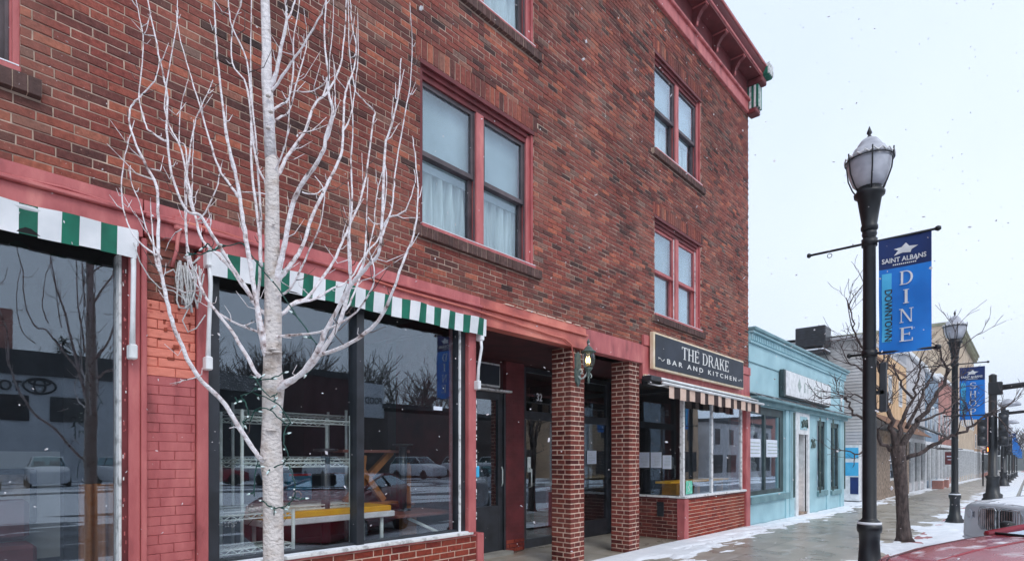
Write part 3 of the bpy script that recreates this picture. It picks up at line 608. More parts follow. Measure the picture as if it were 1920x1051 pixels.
LT = T
w = MB()
for k in range(3): w.lathe([(.002, 0), (.013, .02), (.016, .045), (.009, .075), (.001, .1)], lx+.022*math.cos(k*2.1), ly+.022*math.sin(k*2.1), 8, 'lamp_warm', 2.58)
w.build('bulb', T); LT.location.z += .19
# conduits and cables
w = MB(); w.tube([pw(u, v, -.07) for u, v in ((340, 415), (420, 437), (520, 470), (640, 505), (760, 545), (880, 578), (960, 604), (1035, 628), (1058, 634), (1071, 645), (1075, 665), (1076, 690))], .011, 6, 'salmon'); single(w, 'conduit', 'thin painted conduit running along the pink fascia to the wall lantern', 'pipe')
w = MB(); w.tube([pw(u, v, -.06) for u, v in ((0, 325), (120, 352), (230, 388), (330, 412), (345, 425))], .010, 6, 'pink'); w.tube([pw(u, v, -.06) for u, v in ((338, 402), (337, 430), (333, 450), (331, 470), (322, 500))], .013, 6, 'pink'); w.box(1.46, 1.55, -.08, -.01, 3.14, 3.24, 'pink', c=.01); single(w, 'conduit', 'pink conduit with elbow at the bare patch on top of the pier', 'pipe')
w = MB(); w.box(1.35, 1.6, -.055, -.002, 3.1, 3.298, 'ink'); 
w = MB()
for k in range(13):
    cx = R.uniform(1.5, 1.6); wd = R.uniform(.02, .06); dp = R.uniform(.2, .33); z0 = R.uniform(2.84, 2.92); y0 = -.1-R.uniform(0, .05)
    w.tube([(cx-wd*math.cos(t*math.pi/7)+.02*math.sin(k+t), y0-.01*math.sin(t+k), z0-dp*math.sin(t*math.pi/7)**.8) for t in range(8)], .006, 5, 'rope_white')
w.tube([pw(u, v, -.14) for u, v in ((250, 455), (262, 490), (280, 520), (300, 540), (325, 545), (345, 560), (352, 580), (342, 600), (352, 622), (368, 615), (385, 590))], .0045, 5, 'rope_white')
w.tube([pw(u, v, -.13) for u, v in ((310, 512), (325, 505), (338, 525), (345, 555), (352, 575))], .006, 5, 'rope_white'); w.tube([(1.56, -.12, 2.86), (1.55, -.1, 2.66), (1.56, -.12, 2.55)], .01, 6, 'rope_white'); w.tube([(1.52, -.08, 2.95), (1.56, -.15, 2.9), (1.62, -.1, 2.97)], .008, 5, 'rope_white')
single(w, 'cable_coil', 'tangled coil of white cable hanging on the painted pier', 'cable')
w = MB(); w.box(9.807, 9.82, .385, .52, .4, .66, 'black_frame', c=.01); w.box(9.79, 9.812, .38, .525, .6, .67, 'black_frame', c=.008); single(w, 'mail_box', 'black metal mailbox on the bay side wall of the bar', 'mailbox')
for (y, lab) in ((.80, 'left of the three'), (.55, 'middle of the three'), (.33, 'right and smallest of the three')):
    h = .2 if y > .4 else .16; w = MB(); w.box(9.826, 9.83, y-h*.55, y+h*.55, 1.3 if y > .4 else 1.28, 1.3+h*1.45, 'paper')
    for q in range(7): w.box(9.8245, 9.826, y-h*.4, y+h*R.uniform(.1, .4), 1.34+q*.027, 1.345+q*.027, 'faint_ink')
    single(w, 'paper_notice', lab+' paper notices taped inside the bar side window', 'notice', 'notices on the bar side window')
w = MB(); w.box(8.98, 9.29, 1.52, 1.525, 1.37, 1.62, 'paper'); 
for q in range(6): w.box(9.02, 9.02+R.uniform(.1, .22), 1.518, 1.52, 1.41+q*.03, 1.416+q*.03, 'faint_ink')
single(w, 'paper_notice', 'white paper notice on the entrance door between the columns', 'notice')
w = MB(); w.box(9.98, 10.25, .03, .034, .82, 1.06, 'green_poster'); 
w.tube([(10.05, .028, .86), (10.12, .028, .9), (10.06, .028, .95), (10.14, .028, .99), (10.1, .028, 1.03)], .008, 5, 'white_paint'); single(w, 'window_poster', 'small mint green poster in the corner of the bar front window', 'poster')
w = MB(); w.box(4.0, 4.12, .062, .066, 2.0, 2.04, 'paper'); single(w, 'window_sticker', 'tiny white sticker high on the middle shop window glass', 'sticker')
w = MB(); w.box(4.548, 4.6, -.03, .0, 1.27, 1.4, 'light_blue', c=.01); single(w, 'blue_tape', 'scrap of light blue tape on the pink post beside the side door', 'tape')
# ---------------------------------------------------------------- what stands inside the shops
def wire_shelf(lab, x0, x1, y0, y1, levels, zt, group):
    T = thing('wire_shelf', lab, 'shelf', ((x0+x1)/2, (y0+y1)/2, levels[0]), group=group)
    for x in (x0, x1):
        for y in (y0, y1): w = MB(); w.tube([(x, y, .52), (x, y, zt)], .016, 8, 'steel'); w.build('post', T)
    for z in levels:
        w = MB()
        for y in (y0, y1):
            w.tube([(x0, y, z), (x1, y, z)], .0065, 5, 'steel'); w.tube([(x0, y, z-.035), (x1, y, z-.035)], .0055, 5, 'steel'); n = int((x1-x0)/.05)
            w.tube([(x0+(x1-x0)*i/n, y, z-(.033 if i % 2 else 0)) for i in range(n+1)], .0045, 4, 'steel')
        for x in (x0, x1): w.tube([(x, y0, z), (x, y1, z)], .004, 5, 'steel')
        n = int((x1-x0)/.035)
        for i in range(n): xx = x0+(x1-x0)*(i+.5)/n; w.tube([(xx, y0, z), (xx, y1, z)], .0036, 4, 'steel')
        w.build('shelf', T)
wire_shelf('tall chrome wire shelf standing behind the white tree in the middle window', 2.19, 3.28, .52, .98, [1.0, 1.03, 1.44, 1.48, 1.86], 1.92, 'chrome wire shelves')
wire_shelf('second chrome wire shelf deeper in the middle shop window', 2.45, 3.75, 1.35, 1.75, [.98, 1.5, 1.98], 2.05, 'chrome wire shelves')
wire_shelf('low chrome wire rack by the bottom left of the middle window', 1.86, 2.5, .2, .5, [.74, 1.02], 1.04, 'chrome wire shelves')
T = thing('yellow_table', 'metal table with a bright yellow top in the middle shop window', 'table', (3.2, .6, .52))
w = MB(); w.box(2.35, 3.72, .42, .85, .93, .99, 'yellow', c=.01); w.build('table_top', T); w = MB(); w.box(2.33, 3.75, .4, .87, .87, .93, 'white_paint', c=.008); w.build('apron', T)
for x, y in ((2.42, .46), (3.62, .46), (2.42, .8), (3.62, .8)): w = MB(); w.tube([(x, y, .52), (x, y, .88)], .02, 8, 'steel'); w.build('leg', T)
T = thing('wooden_table', 'reddish wooden table by the right end of the middle shop window', 'table', (4.0, 1.0, .52))
w = MB(); w.box(3.75, 4.55, .35, .95, .84, .88, 'wood_red', c=.01); w.build('table_top', T); w = MB(); w.box(3.6, 4.5, 1.0, 1.4, .9, .94, 'wood_red', c=.008); w.build('bench', T)
w = MB(); w.box(4.0, 4.2, .6, .66, .52, .84, 'wood'); w.build('leg', T); w = MB(); w.tube([(4.0, .5, .82), (4.5, .35, .56)], .02, 6, 'steel'); w.build('brace', T)
T = thing('trestle_table', 'upturned wooden table with crossed legs inside the middle window', 'table', (3.75, .95, .9))
for nm, pts in (('leg', [(3.62, .9, 1.0), (3.68, .9, 1.52)]), ('leg', [(3.57, .94, 1.5), (3.98, .94, 1.0)]), ('leg', [(3.5, .98, 1.0), (4.12, .98, 1.56)])):
    w = MB(); p, q = Vector(pts[0]), Vector(pts[1]); d_ = (q-p).normalized(); s_ = Vector((d_.z, 0, -d_.x))*.035; e_ = Vector((0, .03, 0))
    w.add([p-s_-e_, p+s_-e_, p+s_+e_, p-s_+e_, q-s_-e_, q+s_-e_, q+s_+e_, q-s_+e_], [(0,3,2,1),(4,5,6,7),(0,1,5,4),(1,2,6,5),(2,3,7,6),(3,0,4,7)], 'wood'); w.build(nm, T)
w = MB(); w.box(3.4, 4.3, .85, 1.05, 1.55, 1.58, 'wood_red'); w.build('table_top', T); w = MB(); w.box(3.45, 4.15, .88, 1.02, .955, .985, 'wood'); w.build('foot', T)
w = MB(); w.box(3.06, 3.36, 1.42, 1.62, 1.02, 1.32, 'teal_box', c=.01); w.box(3.08, 3.34, 1.41, 1.42, 1.29, 1.315, 'red_plastic'); w.tube([(3.17+.05*math.cos(t*.5), 1.41, 1.07+.05*math.sin(t*.5)) for t in range(13)], .008, 5, 'white_paint'); single(w, 'teal_carton', 'teal carton with white ring mark on the wire shelf', 'box')
for (x, y, z1, lab) in ((3.02, .55, 1.55, 'dark steel post standing behind the wire shelf'), (4.12, .75, 1.62, 'dark steel post standing on the reddish table')):
    w = MB(); w.tube([(x, y, .52 if x < 4 else .885), (x, y, z1)], .045, 14, 'black_frame'); w.lathe([(.1, 0), (.1, .012), (.05, .02)], x, y, 14, 'black_frame', .52 if x < 4 else .885); w.lathe([(.05, 0), (.12, .01), (.12, .03), (.04, .035)], x, y, 14, 'black_frame', z1); single(w, 'table_post', lab, 'post', 'dark posts in the shop')
w = MB(); w.box(4.3, 4.44, 1.0, 1.06, .52, 1.4, 'wood', c=.005); w.box(4.32, 4.42, 1.0, 1.05, 1.4, 1.43, 'wood'); single(w, 'wood_plank', 'tan board leaning at the back of the middle shop window', 'board')
w = MB(); 
for k in range(140):
    t = R.random(); x = 1.98+.45*t+R.gauss(0, .03); z = .98+.06*math.sin(t*3)-.2*max(0, .35-t)+R.gauss(0, .018); w.lathe([(.001, 0), (.008, .006), (.001, .013)], x, .3+R.gauss(0, .05), 5, 'frost_white', z)
for k in range(6): w.tube([(1.95+.1*k, .3+.02*math.sin(k), .93+.02*math.sin(k*2)), (2.02+.1*k, .31, .99)], .003, 4, 'twig_brown')
single(w, 'dried_branch', 'sprig of white dried flowers lying on the low wire rack', 'dried flowers')
# left shop
T = thing('framed_picture', 'dark framed picture hung on a cream partition in the left shop', 'picture', (.6, 2.0, 1.0))
w = MB(); w.box(.25, 1.15, 1.9, 1.95, .6, 1.55, 'room_light'); w.build('partition', T); w = MB(); w.box(.42, .98, 1.86, 1.9, .92, 1.4, 'ink', c=.01); w.build('frame', T); w = MB(); w.box(.47, .93, 1.855, 1.862, .97, 1.35, 'stone'); w.build('print', T)
T = thing('red_chair', 'dark red upholstered chair inside the left shop', 'chair', (.72, 1.4, .52)); w = MB(); w.box(.58, .9, 1.3, 1.65, .52, .8, 'maroon', c=.03); w.build('seat', T); w = MB(); w.box(.58, .9, 1.62, 1.7, .8, 1.15, 'maroon', c=.04); w.build('backrest', T)
w = MB(); w.grid(lambda s, t: (1.02+.28*s, .55+.03*math.sin(s*20), .55+.75*t), 20, 4, 'wood'); single(w, 'brown_curtain', 'brown curtain beside the frame of the left shop window', 'curtain')
# bar interior
T = thing('window_bar', 'yellow wooden counter with stool backs inside the bar window', 'counter', (11, .5, .8))
w = MB(); w.box(9.92, 12.7, .3, .62, 1.0, 1.04, 'yellow', c=.006); w.build('counter_top', T)
for x in (10.1, 11.3, 12.5): w = MB(); w.box(x, x+.12, .4, .5, .06, 1.0, 'yellow_dark'); w.build('leg', T)
for k, x in enumerate((10.5, 11.0, 11.6)):
    T = thing('bar_stool', ('black metal stool nearest the corner behind the yellow counter', 'black metal stool in the middle behind the yellow counter', 'black metal stool furthest along behind the yellow counter')[k], 'stool', (x, .9, .06), group='stools behind the bar counter')
    w = MB(); w.box(x-.18, x+.18, .75, 1.1, .78, .82, 'black_iron', c=.01); w.build('seat', T); w = MB(); w.tube([(x-.17, 1.1, .8), (x-.17, 1.12, 1.2), (x-.12, 1.12, 1.25), (x+.12, 1.12, 1.25), (x+.17, 1.12, 1.2), (x+.17, 1.1, .8)], .014, 6, 'black_iron'); w.build('backrest', T)
    for a, b in ((-.16, .78), (.16, .78), (-.16, 1.08), (.16, 1.08)): w = MB(); w.tube([(x+a, b, .78), (x+a*1.2, b, .06)], .012, 6, 'black_iron'); w.build('leg', T)
w = MB(); w.box(11.15, 11.75, 2.5, 2.56, 1.95, 2.3, 'dark_window', c=.01); single(w, 'television', 'black television on the grey wall inside the bar', 'television')
w = MB(); w.box(9.95, 10.35, .2, .5, .79, 1.0, 'yellow_dark', c=.01); single(w, 'yellow_crate', 'dark yellow crate under the counter by the bar corner', 'crate')
w = MB(); w.box(8.6, 9.5, 2.2, 2.5, .02, .95, 'maroon'); w.box(8.5, 9.6, 2.15, 2.55, .95, 1.0, 'room_light'); single(w, 'host_stand', 'dark red panelled stand inside the bar entrance', 'counter')
# ================================================================ ground
def sheet(name, x0, x1, y0, y1, dz, mat, n=1):
    w = MB(); xs = [x0, 9, x1] if x0 < 9 < x1 else [x0, x1]
    for a, b in zip(xs, xs[1:]): w.add([(a, y0, gz(a)+dz), (b, y0, gz(b)+dz), (b, y1, gz(b)+dz), (a, y1, gz(a)+dz)], [(0, 1, 2, 3)], mat)
    return struct(w, name)
def sidewalk_mat():
    m = MATS['concrete']; n = m.node_tree.nodes; l = m.node_tree.links; b = n['Principled BSDF']; src = b.inputs['Base Color'].links[0].from_socket
    tc = n.new('ShaderNodeTexCoord'); bt = n.new('ShaderNodeTexBrick'); bt.offset = 0; bt.inputs['Scale'].default_value = 1; bt.inputs['Mortar Size'].default_value = .008
    bt.inputs['Brick Width'].default_value = 1.5; bt.inputs['Row Height'].default_value = 1.4; bt.inputs['Color1'].default_value = (1, 1, 1, 1); bt.inputs['Color2'].default_value = (.86, .86, .84, 1); bt.inputs['Mortar'].default_value = (.42, .4, .38, 1)
    l.new(tc.outputs['Object'], bt.inputs[0]); mx = n.new('ShaderNodeMixRGB'); mx.blend_type = 'MULTIPLY'; mx.inputs[0].default_value = 1; l.new(src, mx.inputs[1]); l.new(bt.outputs[0], mx.inputs[2])
    n2 = n.new('ShaderNodeTexNoise'); n2.inputs['Scale'].default_value = 3; n2.inputs['Detail'].default_value = 9; mp = n.new('ShaderNodeMapping'); mp.inputs['Scale'].default_value = (.5, 2.2, 1); mp.inputs['Rotation'].default_value = (0, 0, .3); l.new(tc.outputs['Object'], mp.inputs[0]); l.new(mp.outputs[0], n2.inputs['Vector'])
    r = n.new('ShaderNodeMapRange'); r.inputs[1].default_value = .56; r.inputs[2].default_value = .68; r.inputs[4].default_value = .4; l.new(n2.outputs[0], r.inputs[0])
    m2 = n.new('ShaderNodeMixRGB'); l.new(r.outputs[0], m2.inputs[0]); l.new(mx.outputs[0], m2.inputs[1]); m2.inputs[2].default_value = (.6, .6, .6, 1); l.new(m2.outputs[0], b.inputs['Base Color'])
sidewalk_mat()
w = MB(); w.add([(-400, -500, -.2), (9, -500, -.2), (9, 500, -.2), (-400, 500, -.2)], [(0, 1, 2, 3)], 'asphalt'); w.add([(9, -500, -.2), (900, -500, gz(900)-.2), (900, 500, gz(900)-.2), (9, 500, -.2)], [(0, 1, 2, 3)], 'asphalt'); struct(w, 'ground')
sheet('road', -60, 400, -14, -4.2, -.13, 'asphalt')
w = MB()
for a, b in ((-60, 9), (9, 400)):
    for (y0, y1, z, mt) in ((-4.12, 12, 0, 'concrete'),):
        w.add([(a, y0, gz(a)+z), (b, y0, gz(b)+z), (b, y1, gz(b)+z), (a, y1, gz(a)+z)], [(0, 1, 2, 3)], mt)
struct(w, 'sidewalk')
w = MB()
for a, b in ((-60, 9), (9, 400)):
    A, Bz = gz(a), gz(b); w.add([(a, -4.27, A-.2), (b, -4.27, Bz-.2), (b, -4.27, Bz+.004), (a, -4.27, A+.004), (a, -4.11, A+.004), (b, -4.11, Bz+.004)], [(0, 1, 2, 3), (3, 2, 5, 4)], 'concrete_kerb')
struct(w, 'kerb')
sheet('paver_strip', 5, 400, -4.1, -3.0, .004, 'paver')
def snow_patch(name, x0, x1, y0, y1, nx, ny, fn, base=None):
    w = MB(); w.grid(lambda s, t: (x0+(x1-x0)*s, y0+(y1-y0)*t, (base or gz)(x0+(x1-x0)*s)+fn(x0+(x1-x0)*s, y0+(y1-y0)*t)), nx, ny, 'snow'); return struct(w, name)
def fb(x, y, s=1, o=5): return noise.fractal(Vector((x*s, y*s, 3.1)), 1, 2, o)
def h1(x, y):
    wd = .55+.25*fb(x, 0, .5)+(.35 if x < 9.8 else 0)
    v = (wd+y)*.09+.05*fb(x*.9+y*1.6, y*2.4-x*.2, 1.6, 6); return max(-.02, min(.03, v))
snow_patch('snow', 6.2, 26, -1.6, -.02, 900, 90, h1)
def h2(x, y):
    e = -2.75-.35*fb(x, 0, .4)-(.25 if x < 10 else 0); v = (e-y)*.06+.03*fb(x, y*2, 1.3, 6)-.02*max(0, fb(x, y, .35, 2)-.15)*4; return max(-.02, min(.06, v))
snow_patch('snow', 6, 30, -4.22, -2.2, 700, 70, h2); snow_patch('snow', 30, 200, -4.2, -2.3, 700, 24, h2)
snow_patch('snow', -30, 6, -4.22, -3.3, 300, 20, h2)
def h3(x, y): return max(-.01, min(.03, (.004 if y > -6.5 or y < -12 else -.012)+.02*fb(x*.25, y*2, 1, 5)))
snow_patch('snow', -20, 120, -14, -4.3, 500, 60, h3, lambda x: gz(x)-.13)
snow_patch('snow', -60, 140, -75, -14, 300, 120, lambda x, y: max(-.02, min(.06, .12*fb(x*.1, y*.5, 1, 5))), lambda x: gz(x)-.19)
snow_patch('snow', 21.95, 25, -.4, 8, 40, 60, lambda x, y: .02+.02*fb(x, y, 2))
snow_patch('snow', 26, 90, -.8, 0, 500, 24, lambda x, y: max(-.02, min(.03, (y+.45)*.1+.05*fb(x, y*3, .8))))
# ================================================================ the turquoise building
G = gz(17)
T = thing('turquoise_shop', 'low turquoise rendered shop with dentil parapet, white doorway and pale signboard', 'building', (17.5, 0, G))
w = MB(); TH = [(13.1, 15.6, .62, 2.68), (16.62, 17.5, -.3, 2.2), (18.65, 19.6, .5, 2.58), (20.2, 21.3, .45, 2.58)]
backing(w, 13.08, 21.95, 0, .3, -.3, 4.05, TH, 'teal'); w.box(13.08, 21.95, .3, 9, 3.7, 3.8, 'roof_dark'); w.box(21.7, 21.95, .3, 9, -.3, 4.2, 'teal'); w.box(13.1, 21.7, 8.8, 9, -.3, 4.2, 'teal'); w.box(13.1, 21.6, 2.5, 2.6, -.2, 3.7, 'room')
w.build('wall', T)
w = MB(); w.box(13.07, 22.0, -.05, .3, 4.052, 4.1, 'teal', c=.01); w.box(13.07, 21.98, -.02, .3, 4.102, 4.26, 'teal')
for k in range(74): w.box(13.1+k*.12, 13.16+k*.12, -.07, -.02, 4.12, 4.24, 'teal')
w.box(13.07, 22.03, -.12, .32, 4.262, 4.31, 'teal', c=.01); w.box(13.07, 22.06, -.16, .34, 4.312, 4.4, 'teal_dark', c=.02); w.box(13.07, 22.0, -.022, 0, 3.62, 3.635, 'teal_dark')
w.build('parapet', T)
w = MB(); w.box(13.07, 22.05, -.22, 0, 2.8, 2.86, 'teal_dark', c=.01); w.box(13.07, 22.0, -.1, 0, 2.7, 2.798, 'teal_dark'); w.grid(lambda s, t: (13.07+8.98*s, -.22+.2*t, 2.862+.1*t), 60, 3, 'roof_dark')
w.build('canopy_ledge', T)
for q in ((13.08, 15.9, -.06, .05, .44, .6), (18.6, 19.65, -.06, .05, .34, .49), (20.15, 21.35, -.06, .05, .3, .44)): w = MB(); w.box(*q, 'teal_dark', c=.01); w.build('window_ledge', T)
for (a, b) in ((15.62, 15.85), (15.95, 16.3), (19.62, 19.95), (21.32, 21.6)): w = MB(); w.box(a, b, -.035, 0, -.2, 2.7, 'teal', c=.005); w.build('pilaster', T)
def grill(T, x, z0, z1):
    w = MB()
    for q in (0, .1): w.tube([(x+q, -.1, z0), (x+q, -.1, z1)], .012, 5, 'iron_green')
    n = int((z1-z0)/.1)
    for k in range(n): z = z0+k*.1; w.tube([(x, -.1, z), (x+.1, -.1, z+.05), (x, -.1, z+.1)], .01, 4, 'iron_green'); 
    w.build('iron_trellis', T)
for x in (16.0, 18.5, 21.5, 20.0): grill(T, x, .45, 2.66)
w = MB(); w.box(13.1, 15.6, .04, .12, .62, .72, 'teal_sash'); w.box(13.1, 15.6, .04, .12, 2.5, 2.68, 'teal_sash'); w.box(15.35, 15.6, .04, .12, .72, 2.5, 'teal_sash'); w.box(14.2, 14.3, .04, .12, .72, 2.5, 'teal_sash'); w.box(15.2, 15.24, .04, .12, .72, 2.5, 'teal_dark')
SW = w.build('window', T); w = MB(); w.box(13.1, 15.35, .07, .078, .7, 2.5, 'glass'); w.build('pane', SW)
for (a, b, z0, z1) in TH[2:]:
    w = MB(); w.box(a, a+.12, .04, .12, z0, z1, 'teal_sash'); w.box(b-.12, b, .04, .12, z0, z1, 'teal_sash'); w.box(a, b, .04, .12, z1-.14, z1-.002, 'teal_sash'); w.box(a, b, .04, .12, z0, z0+.1, 'teal_sash'); w.box(a+.5, a+.55, .05, .1, z0, z1, 'teal_sash'); X_ = w.build('window', T)
    w = MB(); w.box(a+.12, b-.12, .08, .088, z0+.1, z1-.14, 'glass'); w.build('pane', X_)
w = MB(); w.box(16.4, 16.62, -.05, .1, -.1, 2.72, 'white_paint'); w.box(17.5, 17.66, -.05, .1, -.1, 2.72, 'white_paint'); w.box(16.62, 17.5, -.05, .1, 2.12, 2.7, 'white_paint'); w.box(16.63, 17.49, .2, .28, -.1, 2.12, 'cream_cloth'); w.box(16.7, 17.42, .19, .2, 1.1, 1.95, 'room_light', c=.01); w.box(17.44, 17.498, .03, .2, -.1, 2.12, 'white_paint'); w.box(16.62, 17.5, -.02, .9, -.14, -.02, 'stone')
w.box(16.75, 17.4, -.06, -.05, 2.24, 2.6, 'teal'); w.tube([(16.85, -.08, 2.3), (17.0, -.08, 2.5), (17.15, -.08, 2.34), (17.3, -.08, 2.52), (17.33, -.08, 2.3)], .025, 5, 'iron_green'); w.tube([(16.82, -.08, 2.46), (16.95, -.08, 2.32), (17.2, -.08, 2.5)], .02, 5, 'iron_green'); w.build('doorway', T)
w = MB(); text_fit(w, '26', 'iron_green', facing_street(17.95, -.01, 1.76), .42, .26, .02, .02); w.build('house_number', T)
w = MB(); w.tube([(21.3, -.05, 2.98), (21.3, -.05, 3.5)], .035, 8, 'white_dirty'); w.build('wall_fitting', T)
T = thing('shop_sign', 'pale blank-looking signboard with a faint diamond and lettering on the turquoise shop', 'sign', (17.3, -.2, 3.0))
w = MB(); w.box(15.12, 19.5, -.13, -.02, 3.0, 3.68, 'teal_sash', c=.01); w.build('box', T); w = MB(); w.box(15.22, 19.5, -.16, -.13, 3.04, 3.66, 'white_paint', c=.008); w.box(15.3, 19.4, -.166, -.16, 3.1, 3.6, 'white_paint'); w.build('board', T)
w = MB(); w.add([(16.1, -.17, 3.36), (16.27, -.17, 3.17), (16.44, -.17, 3.36), (16.27, -.17, 3.56)], [(0, 1, 2, 3)], 'faint_ink'); w.box(16.75, 16.8, -.17, -.164, 3.22, 3.5, 'faint_ink'); 
for k in range(7): w.box(16.7+k*.32, 16.74+k*.32, -.17, -.164, 3.22, 3.45, 'faint_ink'); w.box(16.7+k*.32, 16.85+k*.32, -.1695, -.164, 3.42 if k % 2 else 3.3, 3.45 if k % 2 else 3.33, 'faint_ink')
w.build('lettering', T)
for (a, lab) in ((13.15, 'white notice on the left pane of the turquoise shop window'), (14.4, 'white notice on the right pane of the turquoise shop window')):
    w = MB(); w.box(a, a+.85, .055, .06, 1.5, 1.92, 'paper')
    for q in range(4): w.box(a+.08, a+.77, .052, .055, 1.58+q*.08, 1.6+q*.08, 'faint_ink')
    single(w, 'paper_notice', lab, 'notice', 'notices in the turquoise shop window')
w = MB(); w.lathe([(.3, 0), (.2, .3), (.12, .5), (.15, .6), (.05, .75), (.01, .8)], 14.9, .6, 10, 'white_paint', .7); single(w, 'statuette', 'white figure on display low in the turquoise shop window', 'ornament')
for k in range(3):
    w = MB(); x = 13.4+k*.62; zz = 2.05
    for q in range(5): w.lathe([(.002, 0), (.05, .03), (.06, .07), (.03, .12), (.002, .14)], x, .25, 8, 'steel', zz-q*.14+.1*math.sin(q+k))
    w.tube([(x, .25, 2.5), (x, .25, 1.5)], .006, 4, 'steel'); single(w, 'hanging_ornament', ('leftmost', 'middle', 'rightmost')[k]+' string of silvery baubles in the turquoise shop window', 'ornament', 'hanging strings of baubles')
w = MB()
for k in range(40): w.lathe([(.002, 0), (R.uniform(.03, .07), .05), (.002, .1)], 13.3+R.random()*1.9, .5+R.random()*.6, 6, R.choice(['spruce', 'room', 'twig_brown', 'steel']), .6+R.random()*.7)
single(w, 'window_display', 'dark mass of small gift goods at the foot of the turquoise shop window', 'goods', kind='stuff')
# ================================================================ the row beyond
T = thing('clapboard_building', 'two-storey building with grey clapboard side, ochre front and stone ground floor', 'building', (29, 0, gz(27)))
g2 = gz(27)
w = MB()
for k in range(48):
    z = g2+.3+k*.12
    if z > 5.95: break
    mt = 'clapboard' if z > 2.35 else 'pale_grey'; yt = 12
    w.add([(24.97, 0, z), (24.97, yt, z), (25.0, yt, z+.118), (25.0, 0, z+.118), (25.0, 0, z), (25, yt, z)], [(0, 3, 2, 1), (0, 1, 5, 4)], mt)
w.box(25.001, 34.9, .02, 12, g2-.5, 5.95, 'clapboard'); w.build('wall', T)
w = MB(); w.box(24.8, 35.0, -.05, 12.1, 5.96, 6.1, 'pale_grey'); w.add([(24.8, -.05, 6.101), (35.1, -.05, 6.101), (35.1, 12, 6.6), (24.8, 12, 6.6)], [(0, 1, 2, 3)], 'roof_dark'); w.build('roof', T)
w = MB(); w.box(25.02, 34.9, -.03, .02, 3.15, 5.95, 'ochre')
for x in (29.8, 32.6): w.box(x, x+.9, -.06, 0, 3.9, 5.1, 'white_dirty'); w.box(x+.1, x+.8, -.065, -.05, 4.0, 5.0, 'dark_window'); w.box(x+.1, x+.8, -.07, -.05, 4.48, 4.53, 'white_dirty')
w.box(25.02, 34.9, -.06, .0, 5.5, 5.6, 'brown_shingle'); w.build('upper_front', T)
w = MB(); backing(w, 25.02, 34.9, -.15, .02, g2-.3, 2.6, [(29.6, 31.6, .45, 2.1), (32.4, 34.2, g2, 2.1)], 'stone'); w.build('stone_front', T)
w = MB(); w.box(29.6, 31.6, -.08, -.02, .45, .55, 'white_dirty'); w.box(29.6, 31.6, -.08, -.02, 1.2, 1.25, 'white_dirty'); w.box(29.6, 31.6, -.06, -.04, .55, 2.1, 'glass'); w.box(29.7, 30.5, -.02, 0, 1.55, 1.9, 'red_plastic'); w.box(29.8, 31.3, -.02, 0, .9, 1.1, 'paper'); w.box(29.6, 31.6, .0, .015, .45, 2.1, 'spruce'); w.box(32.4, 34.2, -.1, .0, g2, 2.1, 'dark_window'); w.build('window', T)
w = MB(); w.grid(lambda s, t: (25.6+9.3*s, -1.1+1.05*t, 2.45+.8*t), 30, 6, 'brown_shingle'); w.grid(lambda s, t: (25.6+9.3*s, -1.1+1.05*t, 2.43+.75*t), 4, 2, 'roof_dark'); w.build('canopy', T)
w = MB(); w.lathe([(.02, 0), (.09, .04), (.1, .1), (.05, .17), (.01, .2)], 28.6, -.5, 10, 'lamp_far', 2.1); single(w, 'porch_lamp', 'small lit globe lamp under the brown shingled canopy', 'lamp')
w = MB(); w.box(24.55, 24.95, .05, .6, g2+.1, 1.95, 'white_paint', c=.01); w.box(24.54, 24.55, .08, .56, .8, 1.3, 'light_blue'); w.box(24.54, 24.55, .08, .56, 1.45, 1.85, 'light_blue'); w.box(24.54, 24.55, .08, .35, g2+.35, .75, 'navy'); single(w, 'poster_panel', 'tall white and blue poster panel standing against the clapboard side wall', 'poster')
w = MB(); w.box(24.9, 24.965, -.0, .45, g2, 1.75, 'pale_grey'); w.tube([(24.88, .38, .9), (24.88, .38, 1.0)], .02, 6, 'steel')
single(w, 'side_door', 'plain grey door in the clapboard side wall', 'door')
T = thing('air_handler', 'black boxy ventilation unit on a snowy bracket high on the clapboard wall', 'ventilation unit', (24.5, 1.6, 5.55))
w = MB(); w.box(24.1, 24.95, 1.08, 2.15, 5.75, 6.5, 'black_frame', c=.03)
for k in range(6): w.box(24.09, 24.1, 1.15, 2.08, 5.82+k*.1, 5.85+k*.1, 'ink')
w.build('box', T); w = MB(); w.box(24.0, 24.96, 1.1, 2.2, 5.5, 5.56, 'black_frame'); w.box(24.0, 24.94, 1.1, 2.2, 5.562, 5.62, 'snow', c=.015)
for y in (1.15, 2.1): w.tube([(24.1, y, 5.5), (24.96, y, 5.2)], .02, 5, 'black_frame'); w.tube([(24.1, y, 5.55), (24.1, y, 5.76)], .03, 5, 'black_frame')
w.build('bracket', T)
w = MB(); w.tube([(23.0+1.2, 4.2, 5.0), (24.2, 4.2, 6.7)], .06, 8, 'pale_grey'); w.lathe([(.12, 0), (.12, .08), (.02, .14)], 24.2, 4.2, 8, 'pale_grey', 6.7); single(w, 'vent_pipe', 'thin grey vent pipe rising behind the turquoise parapet', 'pipe')
